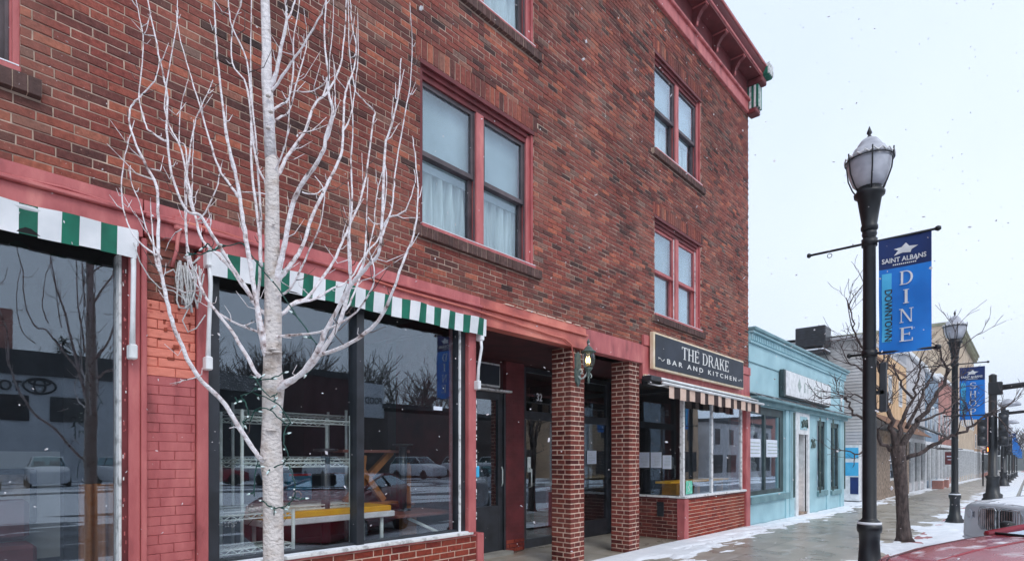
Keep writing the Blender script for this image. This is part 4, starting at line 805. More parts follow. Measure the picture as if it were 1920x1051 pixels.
def row_house(name, lab, x0, x1, hgt, mat, ground='dark_window', wins=3, depth=12, win=(2.9, 4.5), top=None, wmat='dark_window', posts=True):
    g = gz((x0+x1)/2); T = thing(name, lab, 'building', ((x0+x1)/2, 0, g))
    w = MB(); w.box(x0, x1, .0, depth, 2.7+g*.5, hgt, mat); w.box(x0, x1, .25, depth, g-1, 2.698+g*.5, 'room_light'); w.build('wall', T)
    w = MB(); n = max(2, int((x1-x0)/2.2)); s = (x1-x0)/n
    for k in range(n): w.box(x0+k*s+.25, x0+(k+1)*s-.25, .1, .24, g+.55, 2.5+g*.5, ground); w.box(x0+k*s+.2, x0+(k+1)*s-.2, .05, .24, g, g+.5, mat)
    w.box(x0, x1, -.02, .25, 2.5+g*.5, 2.69+g*.5, 'white_paint'); w.build('shop_front', T)
    if posts:
        for k in range(n+1): w = MB(); x = min(max(x0+k*s, x0+.1), x1-.1); w.box(x-.1, x+.1, -.04, .2, g-.3, 2.5+g*.5, 'white_paint'); w.build('post', T)
    if wins:
        for k in range(wins):
            x = x0+(x1-x0)*(k+.5)/wins; w = MB(); w.box(x-.55, x+.55, -.06, .02, g+win[0]+.6, g+win[1]+.7, 'white_paint'); w.box(x-.45, x+.45, -.075, -.05, g+win[0]+.7, g+win[1]+.6, wmat); w.box(x-.45, x+.45, -.09, -.07, g+(win[0]+win[1])/2+.6, g+(win[0]+win[1])/2+.66, 'white_paint'); w.build('window', T)
    w = MB(); w.box(x0-.1, x1+.1, -(.5 if top else .15), depth, hgt+.001, hgt+.25, top or 'white_paint', c=.03)
    if top:
        w.box(x0-.02, x1+.02, -.3, 0, hgt-.5, hgt, top)
        for k in range(int((x1-x0)/.9)): w.box(x0+.2+k*.9, x0+.45+k*.9, -.45, -.3, hgt-.45, hgt-.002, top)
    w.box(x0, x1, .2, depth-.1, hgt+.251, hgt+.3, 'snow'); w.build('cornice', T); return T
row_house('rendered_building', 'pale grey two-storey building with white posts at street level', 35.2, 42.2, 6.7, 'pale_grey', wins=0)
row_house('rendered_building', 'slate blue two-storey building between the pale and the pink one', 42.4, 49, 6.6, 'slate_blue', wins=3)
row_house('brick_shop', 'pinkish brick two-storey building before the tall tan one', 49.2, 60.4, 7.0, 'brick_far', wins=5)
row_house('cornice_building', 'tall tan building with a deep olive bracketed cornice', 60.6, 83, 12.6, 'tan_wall', wins=8, top='cornice_green', depth=26, win=(4.6, 6.8))
row_house('brick_shop', 'low brown brick shop beyond the tall tan building', 83.4, 96, 6.2, 'brick_tan', wins=4)
row_house('brick_shop', 'orange-red brick block further down the street', 96.4, 120, 7.6, 'brick_far', wins=6, posts=False)
row_house('rendered_building', 'distant pale building at the end of the row', 121, 160, 7, 'pale_grey', wins=8, posts=False)
w = MB(); w.add([(36, -1.6, 2.5), (42, -1.6, 2.5), (42, -.02, 3.3), (36, -.02, 3.3)], [(0, 1, 2, 3)], 'roof_dark'); w.add([(36, -1.6, 2.44), (42, -1.6, 2.44), (42, -.02, 3.22), (36, -.02, 3.22)], [(3, 2, 1, 0)], 'room_light'); w.box(36, 42, -1.62, -1.58, 2.42, 2.52, 'white_dirty'); single(w, 'shop_canopy', 'snow-covered sloping canopy on the pale grey building', 'canopy')
w = MB(); w.add([(88, -2.2, 1.6), (94, -2.2, 1.6), (94, -.02, 2.9), (88, -.02, 2.9)], [(0, 1, 2, 3), (3, 2, 1, 0)], 'white_dirty'); single(w, 'canvas_awning', 'white canvas awning far down the street', 'awning')
def planter(x, lab): w = MB(); w.box(x, x+.7, -.75, -.2, gz(x), gz(x)+.5, 'brick_far', c=.02); w.box(x, x+.7, -.75, -.2, gz(x)+.501, gz(x)+.56, 'snow', c=.02); single(w, 'planter', lab, 'planter', 'brick planters by the slate blue shop')
planter(43.5, 'nearer of two snowy brick planters by the slate blue shop'); planter(46.5, 'further of two snowy brick planters by the slate blue shop')
T = thing('hanging_sign', 'crimson hanging sign with pale lettering on the slate blue shop front', 'sign', (48, -.8, 1.5)); p = PXg = None
w = MB(); w.box(47.98, 48.02, -1.1, -.45, 1.0, 1.85, 'maroon', c=.008); w.build('board', T); w = MB(); w.tube([(48, 0, 2.02), (48, -1.4, 2.02)], .03, 6, 'black_iron'); w.build('bracket', T)
w = MB(); w.box(47.965, 47.98, -1.0, -.55, 1.5, 1.58, 'paper'); w.box(47.965, 47.98, -.95, -.6, 1.3, 1.35, 'paper'); w.build('lettering', T)
# ================================================================ lamps, banners, signals
def lamp_post(loc, lab, banner, snow=True):
    T = thing('street_lamp', lab, 'street lamp', loc, group='black street lamps along the kerb')
    w = MB(); w.lathe([(.2, 0), (.2, .04), (.18, .06), (.185, .1), (.145, .14), (.14, .2), (.115, .22), (.1, .5), (.105, .6), (.12, .62), (.125, .66), (.12, .7), (.1, .71)], 0, 0, 24, 'black_iron_snow'); w.build('base', T, world=False)
    w = MB(); w.lathe([(.11, .712), (.112, .73), (.085, .75), (.07, .77), (.067, 2.5), (.062, 3.9), (.075, 3.93), (.07, 3.97)], 0, 0, 24, 'black_iron'); w.lathe([(.118, .7), (.12, .722), (.11, .73)], 0, 0, 24, 'snow'); 
    w.build('post', T, world=False)
    w = MB(); w.lathe([(.07, 3.97), (.085, 3.99), (.085, 4.02), (.075, 4.04), (.12, 4.34), (.15, 4.36), (.155, 4.39), (.13, 4.41), (.12, 4.46), (.1, 4.48)], 0, 0, 20, 'black_iron'); w.build('lamp_holder', T, world=False)
    w = MB(); w.lathe([(.11, 4.44), (.165, 4.5), (.2, 4.6), (.217, 4.71), (.222, 4.765)], 0, 0, 24, 'globe'); w.build('globe', T, world=False)
    w = MB(); w.lathe([(.228, 4.765), (.222, 4.79), (.17, 4.85), (.155, 4.885), (.128, 4.892), (.118, 4.93), (.08, 4.985), (.04, 5.01), (.02, 5.02)], 0, 0, 24, 'globe'); w.lathe([(.018, 5.01), (.024, 5.025), (.012, 5.04), (.028, 5.065), (.02, 5.09), (.003, 5.14)], 0, 0, 10, 'black_iron_snow'); w.build('cap', T, world=False)
    w = MB()
    for k in range(6):
        t = k*math.pi/3+.3; w.tube([(r*math.cos(t), r*math.sin(t), z) for r, z in ((.125, 4.39), (.18, 4.48), (.225, 4.6), (.242, 4.75), (.247, 4.82))], .008, 5, 'black_iron')
    w.tube([(.238*math.cos(t*math.pi/12), .238*math.sin(t*math.pi/12), 4.75) for t in range(24)], .007, 5, 'black_iron', closed=True)
    w.tube([(.24*math.cos(t*math.pi/36), .24*math.sin(t*math.pi/36), 4.78+.018*math.cos(t*math.pi/2)) for t in range(72)], .008, 4, 'white_dirty', closed=True); w.build('lamp_cage', T, world=False)
    for (z, y0, y1) in ((3.84, .62, -.62), (2.6, .2, -.62)):
        w = MB(); w.tube([(0, y0, z), (0, y1, z)], .014, 8, 'black_iron'); w.lathe([(.002, -.03), (.028, -.015), (.028, .015), (.002, .03)], 0, y1, 8, 'black_iron', z); w.lathe([(.002, -.03), (.024, -.015), (.024, .015), (.002, .03)], 0, y0, 8, 'black_iron', z)
        if y0 > .5: w.tube([(0, .4+.025*math.sin(t*.8), z-.05+.025*math.cos(t*.8)) for t in range(8)], .004, 4, 'black_iron', closed=True)
        w.lathe([(.078, -.04), (.08, .04)], 0, 0, 16, 'black_iron', z)
        w.build('banner_arm', T, world=False)
    return T
def banner(loc, word, lab):
    x, y, z = loc; T = thing('street_banner', lab, 'banner', (x, y-.33, z+2.6), group='blue street banners'); y0, y1 = y-.09, y-.565; zb, zt = z+2.6, z+3.85
    def cloth(a, b, mat, off=0, e0=0, e1=1):
        def f(s, t):
            yy = y0+(y1-y0)*(e0+(e1-e0)*s); zz = a+(b-a)*t; return (x-off+.012*math.sin((yy-y)*9+zz*3)+.006*math.sin(zz*11), yy, zz)
        return f
    w = MB(); w.grid(cloth(zb, zb+.93, 0), 10, 16, 'blue'); w.grid(cloth(zb+.93, zt, 0), 10, 6, 'navy')
    w.grid(lambda s, t: (lambda p: (p[0]+.004, p[1], p[2]))(cloth(zb, zt, 0)(s, t)), 10, 16, 'blue'); w.build('cloth', T)
    w = MB(); w.grid(cloth(zb+.13, zb+.88, 0, .004, .06, .25), 4, 12, 'light_blue')
    def wob(m0):      # text laid on the waving cloth
        for i in range(m0, len(w.v)):
            p = w.v[i]; p.x += .012*math.sin((p.y-y)*9+p.z*3)+.006*math.sin(p.z*11)
    m0 = len(w.v); Y = y0-.24*.475-.07; hs = .16 if len(word) == 4 else .14
    for i, ch in enumerate(word): ww = {'I': .07, 'O': .14}.get(ch, .13); serif(w, ch, 'white_paint', facing_back(x-.007, Y-(.14-ww)/2, zb+.73-i*.205), ww, .15)
    wob(m0); m0 = len(w.v)
    text_fit(w, 'SAINT ALBANS', 'white_paint', facing_back(x-.004, y0-.03, zb+.99), .4, .052, .003, .02); [w.add([facing_back(x-.006, y0-.13, zb+.957) @ Vector(p) for p in ((q*.018, 0, 0), (q*.018+.012, 0, 0), (q*.018+.012, .014, 0), (q*.018, .014, 0))], [(0, 1, 2, 3)], 'white_paint') for q in range(12)]
    w.add([facing_back(x-.006, y0-.12, zb+1.06) @ Vector(p) for p in ((.02, 0, 0), (.06, .05, 0), (.02, .07, 0), (.09, .08, 0), (.13, .12, 0), (.16, .08, 0), (.24, .07, 0), (.18, .04, 0), (.17, .01, 0), (.1, .02, 0))], [tuple(range(10))], 'white_paint')
    wob(m0); m0 = len(w.v)
    mt = Matrix(((0, 0, -1, x-.006), (0, -1, 0, 0), (-1, 0, 0, 0), (0, 0, 0, 1)))
    # DOWNTOWN runs down the light blue stripe: text x -> -z, text y -> -y
    mt = Matrix(((0, 0, -1, x-.006), (0, -1, 0, y0-.055), (-1, 0, 0, zb+.7), (0, 0, 0, 1)))
    text_fit(w, 'DOWNTOWN', 'ink', mt, .56, .07, .002, .012); wob(m0)
    w.build('lettering', T)
lamps = [((7.46, -3.32), 'nearest black street lamp with white globe, left of the large DINE banner', 'DINE'), ((17.5, -3.31), 'second black street lamp, beside the small tree, carrying the SHOP banner', 'SHOP')]
L1 = None
for (x, y), lab, word in lamps:
    if L1 is None: L1 = lamp_post((x, y, .05), lab, word)
    else: dup(L1, (x, y, gz(x)), None, lab)
    banner((x, y, .03 if x < 9 else gz(x)-.1), word, ('large' if x < 9 else 'smaller')+' blue street banner reading '+word)
far = [(56, 'third'), (66, 'fourth'), (77, 'fifth'), (90, 'sixth'), (106, 'seventh')]
for i, (x, nm) in enumerate(far):
    dup(L1, (x, -3.35, gz(x)), None, nm+' street lamp from the camera, tiny beyond the signal poles'); banner((x, -3.35, gz(x)), ('DINE', 'SHOP', 'DINE', 'SHOP', 'DINE')[i], 'distant blue banner on the '+nm+' street lamp')
w = MB(); w.box(7.5, 7.56, -3.42, -3.3, 2.2, 2.52, 'ink')
T = thing('control_box', 'narrow dark box bolted to the side of the nearest street lamp', 'control box', (7.5, -3.42, 1.95)); w = MB(); w.box(7.5, 7.56, -3.475, -3.405, 2.0, 2.55, 'black_frame', c=.01); w.build('panel', T); w = MB(); w.box(7.5, 7.57, -3.45, -3.3, 2.2, 2.24, 'black_iron'); w.build('bracket', T)
def signal(x, y, h, r, arm, lab, box=True):
    g = gz(x); T = thing('traffic_signal', lab, 'traffic signal', (x, y, g), group='black signal poles with mast arms')
    w = MB(); w.lathe([(r*2.3, 0), (r*2.3, .12), (r*2.0, .16), (r*2.05, .3), (r*1.5, .36), (r*1.3, .9), (r*1.6, .98), (r*1.6, 1.02), (r, 1.06), (r*.85, h), (r*.9, h+.02), (.02, h+.1)], 0, 0, 20, 'black_iron_snow'); w.build('pole', T, world=False)
    w = MB(); w.tube([(0, 0, h-.5), (0, -2, h-.32), (0, -4.5, h-.16), (0, -8, h)], [r*.75, r*.65, r*.5, r*.35], 10, 'black_iron'); w.box(-r*1.1, r*1.1, -r*2.0, r*.9, h-.75, h-.25, 'black_iron', c=.03); w.build('mast_arm', T, world=False)
    w = MB(); w.lathe([(.03, .0), (.34, .05), (.36, .12), (.2, .26), (.06, .3)], 0, -r*2-.2, 14, 'globe', h-1.25); w.build('lamp_shade', T, world=False)
    if box:
        for yy in (-r-.22, r+.12):
            w = MB(); w.box(-.22, .2, yy-.1, yy+.2, 1.9+.3, 3.5, 'black_frame', c=.04)
            for k in range(3): w.tube([(-.22, yy+.05, 2.45+k*.42), (-.42, yy+.05, 2.42+k*.42)], [.13, .14], 12, 'black_frame')
            w.build('signal_head', T, world=False)
    return T
signal(29.5, -3.58, 4.95, .15, 8, 'nearest black traffic signal pole with arm reaching over the road')
signal(53, -3.3, 5.6, .15, 8, 'second black signal pole just behind the nearest one, with arm over the road')
T = thing('pedestrian_signal', 'small pedestrian signal with a lit orange hand', 'pedestrian signal', (52.5, -2.6, gz(52)+1.9)); w = MB(); w.box(52.4, 52.7, -2.85, -2.35, 1.75, 2.3, 'black_frame', c=.03); w.build('housing', T); w = MB(); w.box(52.38, 52.4, -2.74, -2.46, 1.9, 2.16, 'signal_orange', c=.02); w.build('lens', T)
w = MB(); w.tube([(52.6, -2.35, 2.0), (52.8, -2.2, 2.0), (52.8, -2.2, gz(52))], .05, 8, 'black_iron'); w.build('post', T)
# ================================================================ trees
def limb(mb, pts, r0, r1, n, mat, k=.004):
    pts = [Vector(p) for p in pts]; out = []
    for i in range(len(pts)-1):
        a = pts[max(i-1, 0)]; b = pts[i]; c = pts[i+1]; d = pts[min(i+2, len(pts)-1)]
        for s in range(4):
            t = s/4; out.append(.5*((2*b)+(c-a)*t+(2*a-5*b+4*c-d)*t*t+(3*b-a-3*c+d)*t**3)+Vector((R.gauss(0, k), R.gauss(0, k), R.gauss(0, k)))*.5)
    out.append(pts[-1]); N = len(out); rr = [(r0+(r1-r0)*(i/(N-1))**.8)*(1+R.uniform(-.09, .09)) for i in range(N)]
    mb.tube(out, rr, n, mat); return out, rr
TZ = 2.96
TR = thing('white_tree', 'young leafless tree with frosty white upright branches in front of the brick building', 'tree', tuple(pz(512, 856+H*FP/TZ, TZ)))
w = MB()
tp = [(513, 1410, 40), (514, 1200, 39), (513, 1051, 37), (512, 960, 36), (512, 900, 36), (509, 862, 40), (510, 820, 35), (510, 780, 35), (513, 725, 40), (511, 690, 33), (511, 600, 31), (512, 540, 29), (511, 480, 27), (510, 380, 25), (509, 300, 23.5), (507, 296, 20), (503, 200, 20), (500, 140, 19), (500, 100, 17), (497, 0, 16), (494, -120, 13), (492, -260, 10), (494, -400, 6), (492, -520, 2)]
for q0, q1, mt in ((0, 16, 'bark_frost'), (15, len(tp), 'bark_white')): w.tube([pz(u, v, TZ)+Vector((R.gauss(0, .0012), R.gauss(0, .0012), 0)) for u, v, d in tp[q0:q1]], [d*TZ/FP/2 for u, v, d in tp[q0:q1]], 20, mt)
for (u, v, r) in ((519, 660, 9), (505, 662, 8), (513, 655, 10), (494, 860, 10), (508, 806, 9), (503, 240, 4), (508, 210, 4), (503, 180, 4), (513, 420, 3), (505, 600, 3)): 
    p = pz(u, v, TZ-.042); w.lathe([(r*TZ/FP, -.004), (r*TZ/FP*1.1, .002), (r*TZ/FP*.5, .008)], p.x, p.y, 10, 'bark_frost', p.z)
w.build('trunk', TR)
BR = [  # width at the base in photo pixels, depth drift, then photo points from the trunk outward
 (13, -.5, [(515,735),(538,718),(563,702),(593,662),(611,620),(630,586),(654,540),(684,504),(709,476),(716,420),(721,284),(735,230),(748,170),(752,110)]),
 (11, -.3, [(520,722),(569,699),(599,665),(633,610),(648,568),(657,531),(655,500),(654,440),(660,380),(658,300),(662,240),(655,150)]),
 (8, -.6, [(599,665),(636,653),(678,629),(709,601),(730,562),(745,522),(764,470),(776,440),(784,372),(779,300),(773,255)]),
 (9, .5, [(514,590),(532,586),(550,568),(575,559),(599,528),(624,492),(645,446),(655,424),(673,381),(686,333),(699,228),(703,210),(681,188),(664,162),(655,88),(653,0),(650,-60)]),
 (6, .4, [(550,570),(593,559),(624,540),(654,525),(690,470),(712,440),(725,341),(721,284),(743,197),(758,130)]),
 (13, -.4, [(514,540),(526,490),(533,460),(546,394),(563,350),(594,306),(607,280),(613,249),(624,210),(616,175),(616,144),(609,88),(611,0),(615,-90)]),
 (10, .35, [(516,530),(532,513),(550,489),(568,460),(585,407),(616,341),(638,293),(644,245),(646,188),(651,162),(664,127),(668,88),(659,44),(657,0),(650,-80)]),
 (9, .4, [(512,340),(524,322),(541,289),(572,245),(589,197),(616,171),(638,123),(646,66),(649,0),(655,-100)]),
 (7, -.3, [(508,175),(513,166),(546,118),(572,79),(603,26),(611,0),(625,-60)]),
 (6, .3, [(508,210),(519,201),(541,184),(550,131),(550,74),(559,22),(565,-50)]),
 (10, -.35, [(505,165),(515,144),(528,88),(537,35),(537,0),(541,-90),(536,-200)]),
 (6, .5, [(510,232),(524,219),(541,210),(559,144),(574,88),(574,44)]),
 (5, -.4, [(512,325),(524,302),(537,262),(541,219),(543,160)]),
 (5, .3, [(712,460),(722,425),(734,394),(738,359),(743,306),(760,210),(769,162),(773,88),(771,44)]),
 (4, -.2, [(720,425),(730,407),(760,394),(778,341),(776,318)]),
 (9, .5, [(505,592),(483,577),(468,553),(435,507),(410,480),(380,450),(366,403),(353,341),(340,280),(318,236),(309,184),(331,48),(333,0),(336,-90)]),
 (8, -.4, [(474,562),(456,531),(426,486),(398,440),(375,403),(349,394),(323,328),(314,262),(314,184),(301,118),(288,53),(277,0),(270,-80)]),
 (12, -.45, [(506,700),(487,601),(474,525),(463,460),(454,403),(445,341),(436,302),(423,245),(414,166),(406,88),(401,0),(398,-110)]),
 (8, .35, [(505,708),(493,653),(482,590),(488,500),(489,407),(484,324),(480,263),(473,188),(470,100),(471,0),(468,-100)]),
 (7, -.3, [(490,500),(486,440),(480,385),(471,306),(471,210),(463,114),(436,53),(428,0),(422,-70)]),
 (6, .3, [(449,372),(430,345),(410,315),(393,262),(375,201),(353,127),(336,66),(330,20)]),
 (4, .3, [(372,412),(385,398),(406,354),(412,325),(418,300)]),
 (5, -.3, [(364,400),(355,370),(349,340),(353,306),(362,245),(371,214),(393,166),(399,150)]),
 (5, .3, [(314,265),(305,262),(285,248),(274,236),(261,184),(266,118),(268,66),(255,0),(252,-60)]),
 (11, -.55, [(505,868),(492,862),(480,849),(450,802),(412,746),(369,703),(335,634),(318,587),(307,533),(298,482),(296,394),(294,350),(270,302),(246,245),(244,206),(261,184),(290,150),(300,110)]),
 (4, -.2, [(300,482),(285,472),(257,450),(235,406),(227,352),(235,290),(246,250),(252,225)]),
 (4, .2, [(303,485),(285,455),(272,420),(262,380),(246,340),(245,310)]),
 (6, -.5, [(513,632),(532,629),(578,626),(624,613),(669,583),(697,540),(701,501),(690,465),(685,440)]),
 (6, .5, [(505,626),(459,613),(410,586),(382,552),(360,520),(350,480),(349,425),(348,388)]),
 (4, .2, [(455,612),(470,605),(482,601)]),
 (10, .45, [(506,722),(499,714),(480,699),(462,665),(432,617),(398,574),(380,545),(369,515),(354,486),(349,425),(349,388),(349,280),(336,262),(340,197),(353,149)]),
 (6, .4, [(510,420),(500,350),(480,300),(463,166),(436,118),(436,53),(454,0),(458,-50)]),
 (5, -.35, [(510,560),(545,540),(580,470),(600,420),(608,360),(590,330)]),
 (5, .45, [(640,590),(660,560),(680,500),(700,430),(704,380),(712,340),(720,310)]),
 (3, .2, [(566,360),(590,364),(612,350)]), (3, -.2, [(520,372),(490,362),(440,360)]), (3, .2, [(560,250),(585,245),(612,220)]), (3, -.2, [(558,172),(580,172),(606,160),(612,145)]),
 (3, .3, [(690,408),(705,420),(722,416)]), (3, .2, [(340,430),(325,440),(310,470)]), (3, .1, [(372,705),(350,712),(338,710)]), (3, -.1, [(455,810),(442,800),(430,802)])]
w = MB(); RB = random.Random(3)
for (wd, dp, pts) in BR:
    P3 = []; u0 = 511
    for i, (u, v) in enumerate(pts):
        dz = dp*min(1, abs(u-u0)/260+(i/len(pts))*.25); P3.append(pz(u, v, TZ+dz))
    # keep branchlets that start on another branch close to it
    line, rr = limb(w, P3, wd*.95*TZ/FP/2, max(.0018, wd*.12*TZ/FP/2), 8 if wd > 6 else 6, 'branch_frost', .0025)
    if wd >= 9:      # long upright shoots
        for fr in (.5,):
            i = int(len(line)*fr); p = line[i]; out_ = Vector((p.x-TR.location.x, p.y-TR.location.y, 0)); out_ = out_.normalized() if out_.length > .02 else Vector((RB.gauss(0, 1), RB.gauss(0, 1), 0)).normalized()
            sd = (out_+Vector((RB.gauss(0, .6), RB.gauss(0, .6), 0))).normalized(); ln = RB.uniform(.3, .7); q = [p+sd*ln*(.15*(1-math.exp(-t*2.6)))+Vector((0, 0, ln*(t**1.25)))+Vector((RB.gauss(0, .006), RB.gauss(0, .006), 0))*t for t in (0, .12, .3, .5, .75, 1)]
            limb(w, q, wd*.36*TZ/FP/2+.001, .0014, 6, 'branch_frost', .002)
    for i in range(3, len(line)-1):
        if RB.random() < .28:
            p = line[i]; d = (line[i+1]-line[i-1]).normalized(); sd = Vector((RB.gauss(0, 1), RB.gauss(0, 1), RB.gauss(0, .5))).normalized(); ln = RB.uniform(.015, .07) if RB.random() < .8 else RB.uniform(.08, .16)
            q1 = p+(d*.4+sd)*ln*.5; q2 = p+(d*1.1+sd)*ln; w.tube([p, q1, q2], [.0028, .0022, .001], 4, 'branch_frost' if RB.random() < .6 else 'twig_brown')
w.build('branches', TR)
# string lights wound round the tree
T = thing('string_lights', 'green wire string lights with small pale bulbs wound round the white tree', 'string lights', tuple(pz(512, 960, TZ-.1)))
paths = [[(352,472),(372,478),(395,470),(425,462),(452,456),(465,470),(492,505),(520,540),(556,590),(580,625),(598,652),(600,668)], [(598,655),(585,690),(577,698)],
 [(520,737),(505,742),(480,712),(468,706)], [(480,724),(470,735),(455,742),(446,752),(440,744)], [(475,735),(492,742),(520,755),(535,775),(545,790),(536,800)], [(536,795),(520,780),(500,765),(478,768),(470,790)],
 [(535,800),(532,830),(540,850),(535,865),(515,875),(492,882)], [(484,862),(478,890),(477,930)], [(540,868),(550,895),(553,925),(545,940),(530,950),(516,952),(505,948),(494,938)], [(514,950),(514,965)], [(452,742),(462,760),(466,780),(455,790)], [(546,930),(560,935),(565,935)], [(480,712),(495,712),(512,708),(528,700)], [(385,470),(390,455),(400,470),(415,458)]]
w = MB(); wl_ = []
for p in paths: o, r = limb(w, [pz(u, v, TZ-.06-.02*math.sin(i)) for i, (u, v) in enumerate(p)], .0032, .0032, 5, 'green_wire'); wl_ += o[2::5]
w.build('wire', T)
for p in wl_[:60]:
    w = MB(); d = Vector((RB.gauss(0, 1), RB.gauss(0, 1), RB.gauss(0, .6))).normalized(); w.tube([p, p+d*.008, p+d*.02], [.004, .0042, .0042], 6, 'green_wire'); w.tube([p+d*.02, p+d*.026, p+d*.034, p+d*.042], [.0045, .0055, .0045, .001], 6, 'bulb_glass'); w.build('bulb', T)
def grow(mb, p, d, ln, r, lev, rng, mat, up=.25, spread=.7, n=6, kids=3, mn=.004):
    pts = [p]; q = p.copy(); dd = d.copy(); st = 5
    for i in range(st): dd = (dd+Vector((rng.gauss(0, .14), rng.gauss(0, .14), rng.gauss(0, .1)+up*.12))).normalized(); q = q+dd*ln/st; pts.append(q.copy())
    mb.tube(pts, [max(mn, r*(1-.5*i/st)) for i in range(st+1)], n, mat)
    if lev <= 0: return
    for k in range(kids+(1 if rng.random() < .5 else 0)):
        i = rng.randint(2, st); b = pts[i]; sd = Vector((rng.gauss(0, 1), rng.gauss(0, 1), rng.gauss(0, .5))).normalized(); nd = (dd+sd*spread+Vector((0, 0, up))).normalized()
        grow(mb, b, nd, ln*rng.uniform(.6, .85), max(mn, r*.55), lev-1, rng, mat, up, spread, max(3, n-1), kids, mn)
# small street tree beyond the lamp
ST = thing('small_tree', 'small bare brown street tree between the first and second street lamps', 'tree', (12.7, -2.94, gz(12.7)))
w = MB(); zz = 10.6
tr = [(1696, 1014, 34), (1695, 1006, 26), (1693, 975, 21), (1691, 930, 20.5), (1688, 890, 22), (1685, 860, 24), (1683, 835, 25)]
w.tube([pz(u, v, zz) for u, v, d in tr], [d*zz/FP/2 for u, v, d in tr], 14, 'bark_brown'); w.build('trunk', ST)
w = MB(); rg = random.Random(11)
for (wd, dp, pts) in [(16, .3, [(1690,840),(1712,800),(1735,770),(1760,735),(1775,700),(1768,670),(1755,645)]), (14, -.4, [(1680,845),(1672,800),(1664,760),(1658,720),(1655,680),(1662,650)]), (12, .5, [(1684,840),(1690,800),(1700,770),(1712,740),(1722,700),(1726,672)]),
   (12, -.6, [(1690,862),(1730,845),(1770,822),(1800,812),(1835,790),(1855,775),(1870,768)]), (11, .2, [(1676,845),(1655,830),(1630,790),(1600,775),(1590,750),(1570,738)]), (9, .6, [(1700,800),(1730,740),(1745,710),(1748,690)]), (8, -.3, [(1655,700),(1640,670),(1610,640),(1600,605),(1590,570)]), (8, .4, [(1660,740),(1640,720),(1612,690),(1590,680)]), (7, .1, [(1662,690),(1675,660),(1700,640)]), (8, -.5, [(1664,770),(1640,765),(1610,740),(1585,745)]), (7, .3, [(1720,790),(1750,780),(1780,765),(1800,745)]), (7, -.2, [(1712,745),(1690,720),(1680,700),(1675,680)]), (6, .2, [(1775,700),(1790,670),(1796,650)]), (6, 0, [(1640,830),(1610,850),(1590,845)])]:
    P3 = [pz(u, v, zz+dp*i/len(pts)) for i, (u, v) in enumerate(pts)]; line, rr = limb(w, P3, wd*.8*zz/FP/2, 2*zz/FP/2, 7, 'bark_brown', .035)
    for i in range(5, len(line), 2):
        if rg.random() < .95: d = (line[min(i+1, len(line)-1)]-line[i-1]).normalized(); sd = Vector((rg.gauss(0, 1), rg.gauss(0, 1), rg.gauss(0, .5))).normalized(); grow(w, line[i], (d+sd).normalized(), rg.uniform(.25, .6), .011, 2, rg, 'twig_brown', .2, .8, 4, 2, .004)
w.build('crown', ST)
def bare_tree(loc, h, seed, lab, mat='bark_brown', lev=4, grp='bare trees across the street'):
    rg = random.Random(seed); T = thing('bare_tree', lab, 'tree', loc, group=grp)
    w = MB(); w.tube([(0, 0, 0), (.02*h, 0, .15*h), (0, .01*h, .32*h)], [.03*h, .022*h, .018*h], 8, mat); w.build('trunk', T, world=False)
    w = MB()
    for k in range(7): a = k*.9+rg.random(); grow(w, Vector((0, .01*h, (.25+.012*k)*h)), Vector((math.cos(a)*.6, math.sin(a)*.6, 1)).normalized(), h*.26, .014*h, lev-1, rg, mat, .3, .75, 4, 3, .035)
    w.build('crown', T, world=False); return T
# across the street (mirrored in the shop windows)
bt = bare_tree((17, -62, -.2), 15, 1, 'tall bare tree across the street, leftmost of its clump')
for i, (x, y, s, rz) in enumerate([(26, -60, 1.15, 1), (33, -62, 1.25, 2), (41, -58, 1.15, 3), (50, -60, 1.1, 4), (8, -66, .9, 2.2), (60, -64, 1.2, 5), (13, -70, .8, .4), (36, -70, 1.3, 1.5)]):
    t = dup(bt, (x, y, -.2), rz, 'bare tree across the street, number of trees to its left: %s' % ('one two three four five six seven eight'.split()[i])); t.scale = (s, s, s)
ft = bare_tree((150, -12, gz(150)), 12, 5, 'hazy bare tree at the far end of the street, nearest the kerb', grp='hazy trees at the end of the street')
for i, (x, y, s) in enumerate([(170, -20, 1.2), (180, -6, 1), (190, -30, 1.4), (165, -2, .9), (200, -14, 1.3), (140, -26, 1.2)]): t = dup(ft, (x, y, gz(x)), i, 'hazy bare tree at the far end of the street, %s row back' % ('second third fourth fifth sixth seventh'.split()[i])); t.scale = (s, s, s)
w = MB(); w.grid(lambda s, t: (300+60*s, -160+320*t, gz(300)+(9+7*fb(s*2, t*9, 1.2))*math.sin(s*1.6)), 8, 60, 'spruce'); tag(w.build('hills'), kind='structure')
T = thing('dealership', 'long white flat-roofed showroom across the street with dark windows', 'building', (4, -46, -.1))
w = MB(); backing(w, -40, 15, -52, -45, -.3, 7.0, [], 'dealer_white'); w.build('wall', T); w = MB(); w.box(-40, 15.2, -52, -44.8, 7.0, 8.6, 'roof_dark'); w.build('roof', T)
for x in (-9, -2.2, 5.0, 8.2, 12): w = MB(); w.box(x, x+2.1, -44.98, -44.9, 3.9, 5.6, 'dark_window'); w.build('window', T)
w = MB(); w.box(5.4, 6.5, -48, -47, 8.6, 11.6, 'brick_far'); w.build('chimney', T)
T = thing('roof_sign', 'row of dark letters with an oval emblem on the white showroom', 'sign', (3, -44.9, 6)); w = MB()
mS = Matrix(((-1, 0, 0, 6.75), (0, 0, 1, -44.95), (0, 1, 0, 5.85), (0, 0, 0, 1)))
text_fit(w, 'TOYOTA', 'ink', mS, 3.5, .72, .08, .02)
